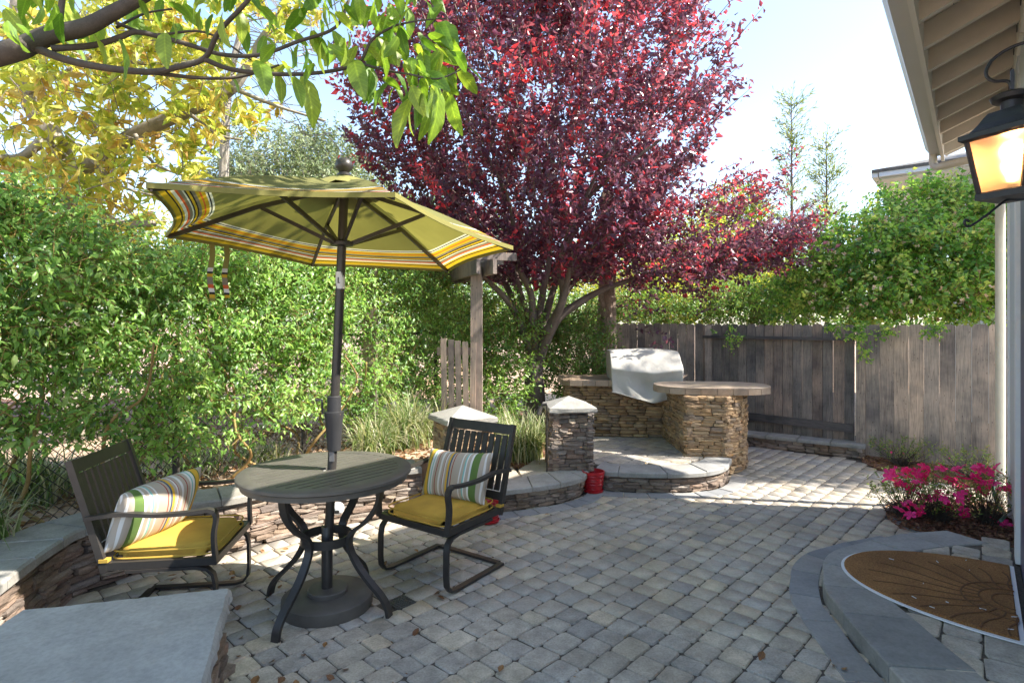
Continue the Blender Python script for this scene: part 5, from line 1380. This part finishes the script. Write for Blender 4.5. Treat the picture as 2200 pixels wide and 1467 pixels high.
# --- magnolia with yellow leaves, upper left
def magnolia():
    e = empty('magnolia_tree', (-4.6, 5.9, .3), 'yellowing magnolia tree with pale bark at the upper left', 'tree')
    mb = MB()
    limb(mb, [Vector((-4.5, 5.9, .25)), D(150, 560, 5.9), D(155, 440, 5.9), D(130, 330, 5.9), D(60, 200, 5.8), D(40, 60, 5.7), D(60, -120, 5.7)], .16, .07, 12)
    limb(mb, [D(150, 380, 5.9), D(200, 345, 5.8), D(290, 290, 5.7), D(400, 240, 5.6), D(500, 190, 5.6), D(560, 90, 5.6), D(620, 10, 5.6)], .10, .03, 10)
    limb(mb, [D(160, 430, 5.9), D(210, 450, 5.6), D(250, 480, 5.4), D(330, 480, 5.3)], .07, .03, 8)
    limb(mb, [D(130, 330, 5.9), D(100, 300, 5.7), D(40, 340, 5.5), D(-40, 330, 5.3)], .07, .03, 8)
    for L in ([(400, 240), (470, 290), (520, 300)], [(290, 290), (330, 350), (400, 380)], [(500, 190), (600, 230), (700, 260)], [(60, 200), (200, 120), (300, 60)], [(200, 345), (260, 400), (330, 420)], [(200, 120), (340, 140), (420, 130)]):
        limb(mb, [D(x, y, 5.55) for x, y in L], .025, .008, 6)
    mb.build('trunk', M['barkpale'], e, smooth='all')
    rs = np.random.RandomState(8)
    C = []
    regions = [(-80, 260, 40, 480, 250), (200, 480, 100, 330, 135), (-60, 400, -160, 150, 170), (250, 620, -160, 90, 100), (300, 470, 330, 420, 16), (420, 600, 120, 290, 34), (600, 820, -160, 50, 40), (-60, 330, 330, 520, 110)]
    for x0, x1, y0, y1, n in regions:
        for _ in range(n):
            C.append(D(rs.uniform(x0, x1), rs.uniform(y0, y1), rs.uniform(4.7, 6.9)))
    C = np.array([tuple(c) for c in C]); n = len(C); per = 12
    ax = norm(rs.normal(size=(n, 3))+np.array([.3, -.2, .2])); axr = np.repeat(ax, per, 0)
    side = norm(np.cross(axr, rs.normal(size=(n*per, 3)))); A = side*.9+axr*.6+np.array([0, 0, -.35])
    P = np.repeat(C, per, 0)+axr*rs.uniform(-.08, .08, (n*per, 1)); sz = .135*(.6+.6*rs.rand(n*per)); rnd = np.clip(np.repeat(rs.rand(n), per)*.7+rs.rand(n*per)*.3, 0, 1)
    # the largest-looking ones as single leaves
    order = np.argsort(np.linalg.norm(P-np.array([0, 0, H]), axis=1)+ (P[:, 2] > 1.5+.56*P[:, 1])*50)
    near, far = order[:280], order[280:]
    leaf_object('foliage', M['mag'], e, P[far], A[far], sz[far], .36, rnd[far], LEAF6, kind='stuff', rs=rs)
    lm = []
    for s in range(5):
        tv = LEAF6[0].copy(); tv[:, 0] *= .36; tv[:, 2] += -.15*(tv[:, 1]-.5)**2*(s-2)
        me = bpy.data.meshes.new('leaf'); me.from_pydata([tuple(v) for v in tv], [], LEAF6[1]); me.materials.append(M['magobj']); lm.append(me)
    bw = wloc(e)
    for i in near:
        q = Vector(A[i]).normalized().to_track_quat('Y', 'Z'); o = link('leaf', lm[i % 5], e, Vector(P[i])-bw, (0, 0, 0), (sz[i],)*3)
        o.rotation_euler = (q @ Euler((0, rs.uniform(-1.2, 1.2), 0)).to_quaternion()).to_euler()
    twig_object('twigs', M['barkpale'], e, C-ax*.22, C+ax*.1, .006, .003, kind='stuff')
magnolia()
# bare pale twigs
bt = empty('bare_tree', (-3.4, 8.2, .3), 'pale bare branched tree with fine hanging twigs behind the magnolia', 'tree')
mb = MB(); rr = random.Random(9)
limb(mb, [Vector((-4.2, 8.2, .25)), D(480, 400, 8.2), D(490, 200, 8.2), D(520, 60, 8.2), D(560, -80, 8.2)], .09, .03, 8)
for k in range(34):
    x = rr.uniform(500, 600); y = rr.uniform(-40, 230); P = [D(500+(x-500)*.3, y, 8.2)]
    for s in range(5): x += rr.uniform(5, 40); y += rr.uniform(-18, 45); P.append(D(x, y, 8.2+rr.uniform(-.3, .3)))
    mb.tube(smooth_path(P, 3), .007, 4)
mb.build('branches', M['barkpale'], bt)
# --- background trees
def bl(px, py, Y, rpx, rpy=None):
    c = D(px, py, Y); r = rpx/F*Y; r2 = (rpy or rpx)/F*Y; return (tuple(c), (r, r, r2))
shrub('bay_tree', [bl(600, 380, 12, 130, 90), bl(700, 340, 12.5, 80, 60), bl(520, 400, 12, 70, 60), bl(650, 450, 12, 150, 100), bl(760, 420, 12.5, 100, 80), bl(640, 300, 12.3, 50, 30)], 2600, 12, .075, 'grey', 'rounded grey green tree behind the umbrella', 'tree', trunk=[Vector((-5, 12, .3)), Vector((-4.9, 12, 2)), Vector((-4.8, 12, 3.5))], seed=41)
shrub('garden_shrub', [bl(380, 560, 7.5, 130, 90), bl(560, 560, 8.0, 140, 70), bl(760, 580, 8.5, 150, 60), bl(200, 560, 7, 140, 90), bl(900, 600, 8.5, 80, 60)], 1500, 12, .06, 'yellow', 'yellow green shrub mass behind the vine hedge', 'shrub', seed=42, bark='vine')
shrub('garden_tree', [bl(1400, 620, 11, 90, 60), bl(1500, 560, 11.5, 110, 90), bl(1600, 600, 11, 90, 70), bl(1340, 660, 10.8, 80, 50), bl(1450, 660, 10.6, 100, 40), bl(1570, 470, 12, 70, 60), bl(1680, 640, 10.8, 90, 60), bl(1260, 600, 11.5, 60, 60)], 2600, 12, .07, 'yellow', 'loose yellow green tree beyond the far fence', 'tree', trunk=[Vector((3.4, 11.2, 0)), Vector((3.4, 11.2, 1.5)), Vector((3.6, 11.3, 2.4))], seed=43)
shrub('garden_shrub', [bl(1380, 670, 9.9, 60, 35), bl(1480, 680, 9.8, 70, 30), bl(1590, 660, 9.6, 70, 45), bl(1680, 680, 9.4, 60, 30), bl(1240, 690, 10.2, 80, 40)], 1300, 12, .055, 'shrub', 'green shrub row peeping over the far fence boards', 'shrub', seed=44, bark='vine')
shrub('laurel_tree', [bl(1040, 560, 12, 90, 100), bl(900, 520, 13, 120, 90), bl(1150, 640, 11, 80, 60), bl(1000, 680, 11, 120, 60)], 1500, 12, .07, 'shrub', 'green tree far behind the arbor', 'tree', trunk=[Vector((-.8, 12, .2)), Vector((-.8, 12, 1.5)), Vector((-.7, 12, 2.5))], seed=45)
shrub('far_trees', [bl(x, 640+20*math.sin(x), 24+3*math.sin(x*.7), 110, 60) for x in range(-300, 2600, 120)], 3200, 12, .16, 'shrub', 'green line of trees in the far distance behind all fences', 'trees', seed=46, bark='vine', twigs=False, shell=.3)
def conifer(px, pyt, pyb, Y, wpx, label, seed, n=420):
    n = int(n*.62); rs = np.random.RandomState(seed); b0 = D(px, 697, Y); e = empty('conifer_tree', (b0.x, b0.y, 0), label, 'tree', 'slim conifers behind the fence')
    zt_ = D(px, pyt, Y).z; zb_ = D(px, pyb, Y).z; mb = MB(); mb.tube([(b0.x, b0.y, 0), (b0.x+.02, b0.y, zb_), (b0.x, b0.y, zt_-.05)], [.07, .04, .008], 6); mb.build('trunk', M['bark'], e)
    t = rs.rand(n)**.8; z = zt_-(zt_-zb_)*t; w = wpx/F*Y; a = rs.uniform(0, 2*np.pi, n); clump = .55+.45*np.sin(z*7+seed)
    rad = w*(.15+.85*t)*clump
    P0 = np.stack([b0.x+np.zeros(n), b0.y+np.zeros(n), z], 1); dr = np.stack([np.cos(a), np.sin(a), np.full(n, .75)], 1)
    P0b = P0+norm(dr)*(rad*rs.rand(n)**.7*1.1)[:, None]
    P, A, sz, E = shoots(P0b, dr+rs.normal(size=(n, 3))*.25, .34, 10, .10, .5, .8, 0, rs, .25)
    leaf_object('foliage', M['conifer'], e, P, A, sz, .16, None, LEAF2, kind='stuff', rs=rs)
    twig_object('twigs', M['bark'], e, P0, E, .006, .002, kind='stuff')
conifer(1700, 212, 640, 11.5, 52, 'tallest slim conifer in the gap right of the plum tree', 1, 380)
conifer(1775, 296, 640, 12.0, 48, 'second slim conifer right of the tallest one', 2, 420)
conifer(1615, 390, 640, 11.8, 60, 'lowest slim conifer, half hidden by the plum limb', 3, 380)
conifer(1888, 385, 600, 20, 14, 'tiny distant conifer tip rising above the rose', 4, 60)
# --- climbing rose
def rose():
    bs = [bl(1900, 560, 7.6, 150, 90), bl(2050, 560, 7.3, 140, 110), bl(1800, 600, 7.8, 110, 70), bl(2000, 470, 7.8, 100, 70), bl(1960, 440, 8.0, 70, 45), bl(2100, 480, 7.4, 90, 60), bl(1720, 640, 8.0, 80, 45), bl(1880, 640, 7.2, 130, 45), bl(2060, 640, 6.9, 130, 45), bl(1830, 500, 7.9, 60, 40), bl(2150, 600, 6.9, 80, 90), bl(1900, 690, 6.95, 40, 30), bl(1860, 700, 6.95, 35, 45)]
    e = shrub('climbing_rose', bs, 3000, 12, .064, 'rose', 'big green climbing rose with small peach blooms spilling over the fence', 'rose bush', seed=51, out=.7, up=.25, droop=.3, bark='vine', T=LEAF2, wr=.62, shoot=.24)
    rs = np.random.RandomState(5); P0, d = blob_points(bs, 620, .08, rs); P0 = P0+d*.04
    m = P0[:, 1] < 7.7; P0 = P0[m]
    n = len(P0); per = 6; A = norm(rs.normal(size=(n*per, 3))+np.array([0, -.3, .2])); leaf_object('blossoms', M['rosebud'], e, np.repeat(P0, per, 0), A, np.full(n*per, .034), .9, None, LEAF2, kind='stuff', rs=rs)
    # hanging strand over the dark fence
    for (x, y0, y1, Y) in ((1860, 690, 785, 6.42), (1845, 690, 735, 6.45), (1900, 690, 720, 6.4), (1572, 690, 750, 7.55), (2000, 690, 715, 6.15), (1790, 690, 712, 6.6)):
        P1 = np.array([tuple(D(x+rs.normal()*9, rs.uniform(y0, y1), Y-.08+rs.uniform(-.05, .05))) for _ in range(20)])
        P, A, sz, E = shoots(P1, rs.normal(size=(20, 3))+np.array([0, 0, -.4]), .08, 7, .042, .8, .4, .3, rs)
        leaf_object('hanging_strand', M['rose'], e, P, A, sz, .62, None, LEAF2, kind='stuff', rs=rs)
rose()
# peeling-bark trunk by the fence end
pt_ = empty('paperbark_tree', (D(1306, 700, 8.3).x, 8.3, 0), 'thick peeling bark trunk standing in front of the far fence end', 'tree')
mb = MB(); a = D(1306, 700, 8.3); mb.tube([(a.x+.02, 8.3, 0), (a.x+.01, 8.3, 1.0), (a.x, 8.3, 1.7), (a.x-.03, 8.3, 2.4), (a.x, 8.35, 3.4)], [.14, .12, .115, .12, .09], 14); mb.build('trunk', M['peel'], pt_, smooth='all')
mb = MB(); mb.tube([(a.x-.13, 8.32, 0), (a.x-.12, 8.3, 1.4), (a.x-.08, 8.3, 2.3)], [.05, .045, .04], 8); mb.build('side_stem', M['peel'], pt_, smooth='all')
for k in range(14):
    z = .5+k*.14; w_ = random.uniform(.03, .05); x = a.x+random.uniform(-.09, .09)
    mb = MB(); mb.sweep([(x, 8.19, z), (x+random.uniform(-.02, .02), 8.16, z+.12), (x+random.uniform(-.02, .02), 8.185, z+.26)], (1, 0, 0), w_, .006); mb.build('bark_strip', M['peel'], pt_)
# side-yard tree behind the house whose crown dapples the patio by the fence
shrub('side_yard_tree', [((9.0, 5.9, 5.2), (1.5, 1.3, 1.3)), ((8.6, 6.9, 5.0), (1.3, 1.2, 1.2)), ((10.0, 5.7, 6.2), (1.5, 1.3, 1.4)), ((9.6, 6.9, 6.4), (1.4, 1.3, 1.2)), ((8.2, 6.3, 4.4), (1.0, 1.1, .8)), ((7.6, 6.6, 4.3), (.9, 1.0, .8)), ((9.2, 5.6, 7.0), (1.2, 1.0, 1.0)), ((8.0, 5.7, 5.2), (.8, .7, .8))], 1900, 14, .12, 'shrub', 'leafy tree in the side yard behind the house, outside the frame', 'tree', trunk=[Vector((9.4, 6.2, 0)), Vector((9.4, 6.2, 2.5)), Vector((9.3, 6.2, 4.5))], seed=61)

# --- foreground branch with big leaves
def front_branch():
    e = empty('overhanging_tree', (-2.6, 2.2, .3), 'near tree limb with large fresh green leaves hanging across the top left', 'tree')
    mb = MB(); Yb = 1.9
    def L(pts, r0, r1): limb(mb, [D(x, y, Yb+dy) for x, y, dy in pts], r0, r1, 9)
    L([(-700, 330, .4), (-300, 200, .2), (0, 118, 0), (60, 98, 0), (110, 75, 0), (180, 60, 0), (240, 30, 0), (320, -15, 0), (420, -80, 0)], .045, .018)
    L([(80, 105, 0), (140, 128, 0), (220, 145, 0), (320, 155, 0), (380, 145, 0), (440, 125, 0), (470, 70, -.05), (530, 5, -.1), (580, -60, -.1)], .014, .006)
    L([(440, 128, 0), (500, 150, .03), (600, 160, .05), (700, 155, .05), (770, 135, .05), (800, 85, .05), (850, 55, .05)], .009, .004)
    L([(320, 155, 0), (430, 168, .05), (520, 165, .08), (600, 140, .1)], .008, .003)
    L([(110, 105, 0), (200, 98, .05), (260, 80, .05), (300, 70, .05), (400, 95, .1), (480, 118, .1), (560, 118, .1), (640, 90, .1), (720, 60, .1), (750, 0, .1)], .011, .005)
    L([(250, 60, .05), (310, 30, .1), (370, 20, .1)], .005, .003); L([(250, 50, 0), (330, 75, .1), (440, 70, .1), (540, 130, .1)], .006, .003)
    L([(770, 135, .05), (830, 152, .0), (880, 160, -.05), (940, 170, -.1), (990, 150, -.1)], .005, .002)
    L([(125, 80, 0), (130, 30, 0), (140, -50, 0)], .012, .008); L([(850, 55, .05), (900, 45, 0), (960, 40, 0)], .004, .002)
    mb.build('limb', M['barkdark'], e, smooth='all')
    rs = np.random.RandomState(12); mats = M['front']; meshes = []
    for s in range(6):
        tv = []; n = 7
        for i in range(n+1):
            t = i/n; w = .25*math.sin(math.pi*min(1, t*.93+.05))**.7*(1.05-.25*t); dz = -.22*t*t*(1+.3*s/3); cup = .08*(1-.1*s)
            for sgn in (-1, 0, 1): tv.append((sgn*w*(1+.05*math.sin(i*2+s)), t, dz+(cup if sgn else 0)*math.sin(math.pi*t)+.015*math.sin(i*2.2+s)*abs(sgn)))
        fc = [(i*3+k, i*3+k+1, (i+1)*3+k+1, (i+1)*3+k) for i in range(n) for k in (0, 1)]
        me = bpy.data.meshes.new('leaf'); me.from_pydata(tv, [], fc); me.materials.append(mats)
        for p in me.polygons: p.use_smooth = True
        meshes.append(me)
    bw = wloc(e); spots = []
    # individually seen leaves: base px, base py, tip px, tip py
    spec = [(255, 85, 285, 178), (150, 10, 165, 70), (120, 70, 215, 140), (205, 75, 240, 135), (600, 165, 610, 220), (655, 165, 690, 250), (630, 165, 655, 230), (880, 215, 840, 298), (885, 222, 870, 285), (888, 225, 905, 280), (940, 180, 955, 290), (965, 205, 975, 280), (965, 145, 975, 185), (985, 150, 1030, 200), (1000, 145, 1040, 165), (900, 70, 930, 120), (930, 50, 980, 95), (910, 110, 935, 180), (870, 130, 885, 160), (620, 100, 640, 140), (690, 90, 715, 145), (655, 95, 665, 150), (575, 20, 590, 70), (510, 20, 530, 80), (330, 20, 350, 60), (400, 10, 430, 60), (375, 50, 385, 88), (480, 30, 470, 90), (560, 130, 575, 180), (500, 165, 520, 195), (40, 30, 60, 80), (10, 20, 40, 60), (90, 10, 130, 50), (10, 70, 80, 90), (350, 0, 330, 45), (300, 0, 320, 35), (730, 0, 745, 45), (780, 10, 790, 60), (840, 10, 850, 60), (820, 40, 800, 100), (860, 60, 870, 110), (700, 0, 690, 60), (830, 180, 790, 240), (845, 190, 830, 215), (640, 0, 660, 30), (745, 60, 760, 100), (905, 170, 915, 250), (925, 190, 930, 290), (945, 170, 990, 200)]
    for a_, b_4, c_, d_ in spec:
        spots.append((a_+rs.normal()*2, b_4, c_, d_))
    reg = [(0, 320, -60, 60, 22), (320, 640, -60, 85, 26), (640, 960, -60, 110, 50), (780, 1000, 60, 200, 20), (560, 760, 60, 140, 14), (880, 970, 150, 220, 9), (820, 960, 40, 160, 22)]
    for x0, x1, y0, y1, n in reg:
        for _ in range(n):
            x = rs.uniform(x0, x1); y = rs.uniform(y0, y1); a = rs.uniform(.2, 2.6); l_ = rs.uniform(34, 60); spots.append((x, y, x+l_*math.cos(a), y+l_*abs(math.sin(a))*.9+8))
    for k, (x0, y0, x1, y1) in enumerate(spots):
        Y = Yb+rs.uniform(-.12, .28); p0 = D(x0, y0, Y); p1 = D(x1, y1, Y+rs.uniform(-.06, .06)); ax = p1-p0; L_ = max(ax.length, .045)*1.05
        q = ax.normalized().to_track_quat('Y', 'Z'); o = link('leaf', meshes[k % 6], e, p0-bw, (0, 0, 0), (L_*rs.uniform(.8, 1.1), L_, L_))
        o.rotation_euler = (q @ Euler((0, rs.uniform(-1.3, 1.3), 0)).to_quaternion()).to_euler()
    # the crown above the frame, one mass
    n = 1500; yy = rs.uniform(1.6, 4.4, n); xx = rs.uniform(-3.2, .6, n); zz = 1.75+.60*yy+rs.rand(n)*1.1
    P0 = np.stack([xx, yy, zz], 1); P, A, sz, E = shoots(P0, rs.normal(size=(n, 3)), .3, 6, .09, .8, .4, .3, rs)
    ok = P[:, 2] > 1.56+.575*P[:, 1]; P, A, sz = P[ok], A[ok], sz[ok]
    leaf_object('upper_crown', M['frontm'], e, P, A, sz, .6, None, LEAF6, kind='stuff', rs=rs)
    mb = MB(); mb.tube([(-4.3, .9, -.05), (-4.2, 1.0, 1.5), (-3.6, 1.3, 2.6), (-2.4, 2.0, 3.3), (-.8, 2.8, 3.9)], [.16, .13, .10, .06, .03], 10); mb.build('trunk', M['barkdark'], e, smooth='all')
front_branch()

# --- azaleas
def azalea(c, r, hgt, fl, label, seed, rad=.05):
    rad = rad*1.3 if rad > .03 else rad
    rs = np.random.RandomState(seed); e = empty('azalea_bush', c, label, 'shrub', 'flowering azaleas')
    n = 95; a = rs.uniform(0, 2*np.pi, n); q = rs.rand(n)**.5; P0 = np.stack([c[0]+r*q*np.cos(a), c[1]+r*q*np.sin(a), c[2]+hgt*(.25+.7*rs.rand(n)*(1-.4*q))], 1)
    P, A, sz, E = shoots(P0, np.stack([np.cos(a)*.5, np.sin(a)*.5, np.ones(n)], 1), .08, 9, .024, .8, .5, 0, rs)
    leaf_object('foliage', M['azleaf'], e, P, A, sz, .42, None, LEAF2, kind='stuff', rs=rs)
    st = np.repeat(np.array([[c[0], c[1], c[2]]]), n, 0)+rs.normal(size=(n, 3))*np.array([.03, .03, 0]); twig_object('stems', M['barkdark'], e, st, P0, .004, .0015, kind='stuff')
    V = []; Fc = []
    for k in range(5):
        a0 = 2*math.pi*k/5; b0 = len(V); d = Vector((math.cos(a0), math.sin(a0), 0)); s = Vector((-d.y, d.x, 0))
        V += [tuple(Vector((0, 0, 0))), tuple(d*.5-s*.32+Vector((0, 0, .22))), tuple(d*.85-s*.28+Vector((0, 0, .2))), tuple(d*1.0+Vector((0, 0, .1))), tuple(d*.85+s*.28+Vector((0, 0, .2))), tuple(d*.5+s*.32+Vector((0, 0, .22))), tuple(d*.55+Vector((0, 0, .12)))]
        Fc += [(b0, b0+1, b0+6), (b0+1, b0+2, b0+6), (b0+2, b0+3, b0+6), (b0+3, b0+4, b0+6), (b0+4, b0+5, b0+6), (b0+5, b0, b0+6)]
    me = bpy.data.meshes.new('blossom'); me.from_pydata(V, [], Fc); me.materials.append(M['azalea'])
    for (px, py) in fl:
        p = D(px, py, c[1]+rs.uniform(-.22, .22)); k = 3 if rad > .03 else 1
        for j in range(k):
            o = link('blossom', me, e, p-Vector(c)+Vector(rs.normal(size=3)*.02*(rad/.05)), (rs.uniform(.2, 1.3), rs.uniform(-.5, .5), rs.uniform(0, 6)), (rad*rs.uniform(.7, 1.0),)*3)
c1 = G(2015, 1120); c2 = G(2120, 1125); c3 = G(1945, 1112)
azalea(c3, .24, .36, [(1915, 1030), (1935, 1040), (1945, 1018), (1965, 1025), (1960, 1050), (1980, 1062), (1955, 1085), (1975, 1100), (1990, 1105), (1925, 1020), (1948, 1105), (2000, 1035)], 'leftmost azalea bush with magenta blossoms at the bed edge', 71, .042)
azalea(c1, .26, .40, [(2015, 1012), (2040, 1030), (2065, 1045), (2050, 1060), (2075, 1068), (2020, 1070), (2030, 1090), (2022, 1125), (2080, 1035), (2060, 1010), (2075, 1100), (2010, 1060), (1995, 1028)], 'middle azalea bush with magenta blossoms near the landing', 72, .042)
azalea(c2, .22, .42, [(2100, 1008), (2120, 1005), (2135, 1010), (2110, 1035), (2130, 1040), (2165, 1045), (2095, 1012), (2148, 1132), (2155, 1128), (2172, 1052), (2115, 1058)], 'rightmost azalea bush with magenta blossoms beside the hose', 73, .04)
azalea(G(1935, 1000), .30, .30, [(1880, 950), (1900, 965), (1930, 962), (1912, 972), (1940, 975), (1895, 960)], 'thin sparse azalea with few red blooms at the fence foot', 74, .014)
azalea(G(2090, 1030), .32, .30, [(2040, 985)], 'leafy low bush without blooms along the near fence', 75, .01)

# --- fallen leaves on the patio
dl = []
for s in range(3):
    tv = LEAF6[0].copy(); tv[:, 0] *= .6; tv[:, 2] += .35*(tv[:, 1]-.5)**2*(s+1)*.5
    me = bpy.data.meshes.new('fallen_leaf'); me.from_pydata([tuple(v) for v in tv], [], LEAF6[1]); me.materials.append(M['dry']); dl.append(me)
pts = [(512, 1412), (590, 1420), (655, 1410), (738, 1440), (610, 1455), (635, 1460), (495, 1295), (600, 1265), (365, 1250), (505, 1240), (855, 1230), (945, 1272), (890, 1180), (560, 1180), (590, 1240), (790, 1300), (750, 1325), (700, 1380), (1180, 1105), (500, 1225), (620, 1180), (940, 1280), (520, 1300), (1640, 1400), (1790, 1430), (1815, 1440), (830, 1205), (380, 1235), (555, 1452), (700, 1452), (520, 1370), (900, 1350), (1080, 1430)]
for (px, py) in pts:
    p = G(px, py, .012); o = link('fallen_leaf', random.choice(dl), None, p, (random.uniform(-.4, .4), random.uniform(-.4, .4), random.uniform(0, 6)), (random.uniform(.035, .06),)*3)
    where = ('beside the bluestone landing step' if px > 1500 else 'on the pavers near the red pot' if py < 1120 else 'next to the lower right of the seat wall slab' if py > 1370 and px < 620 else 'on the nearest pavers in front of the table' if py > 1370 else 'near the base of the right chair' if px > 800 else 'around the umbrella base' if px > 640 or (px > 585 and py > 1235) else 'between the left chair and the stone wall' if px < 480 else 'between the left chair and the table legs')
    tag(o, 'small dry curled brown leaf lying '+where, 'leaf', 'fallen leaves on the patio')
n = 900; P = []
while len(P) < n:
    k = random.random(); s = 0; a = random.uniform(1, 8)
    c = d2*(-6+.128*random.randrange(6, 70))+d1*a
    if -2.6 < c.x < 4.6 and 1.4 < c.y < 7.5 and free(c): P.append((c.x+random.gauss(0, .006), c.y+random.gauss(0, .006), .002))
P = np.array(P); A = RS.normal(size=(n, 3)); A[:, 2] *= .15
tag(leaf_object('joint_debris', M['drym'], None, P, A, .012*(.5+1.4*RS.rand(n)), .4, None, LEAF2, up=(0, 0, 1), kind='stuff'), 'dark plant debris caught in the paver joints', 'debris')
print('objects', len(bpy.data.objects))
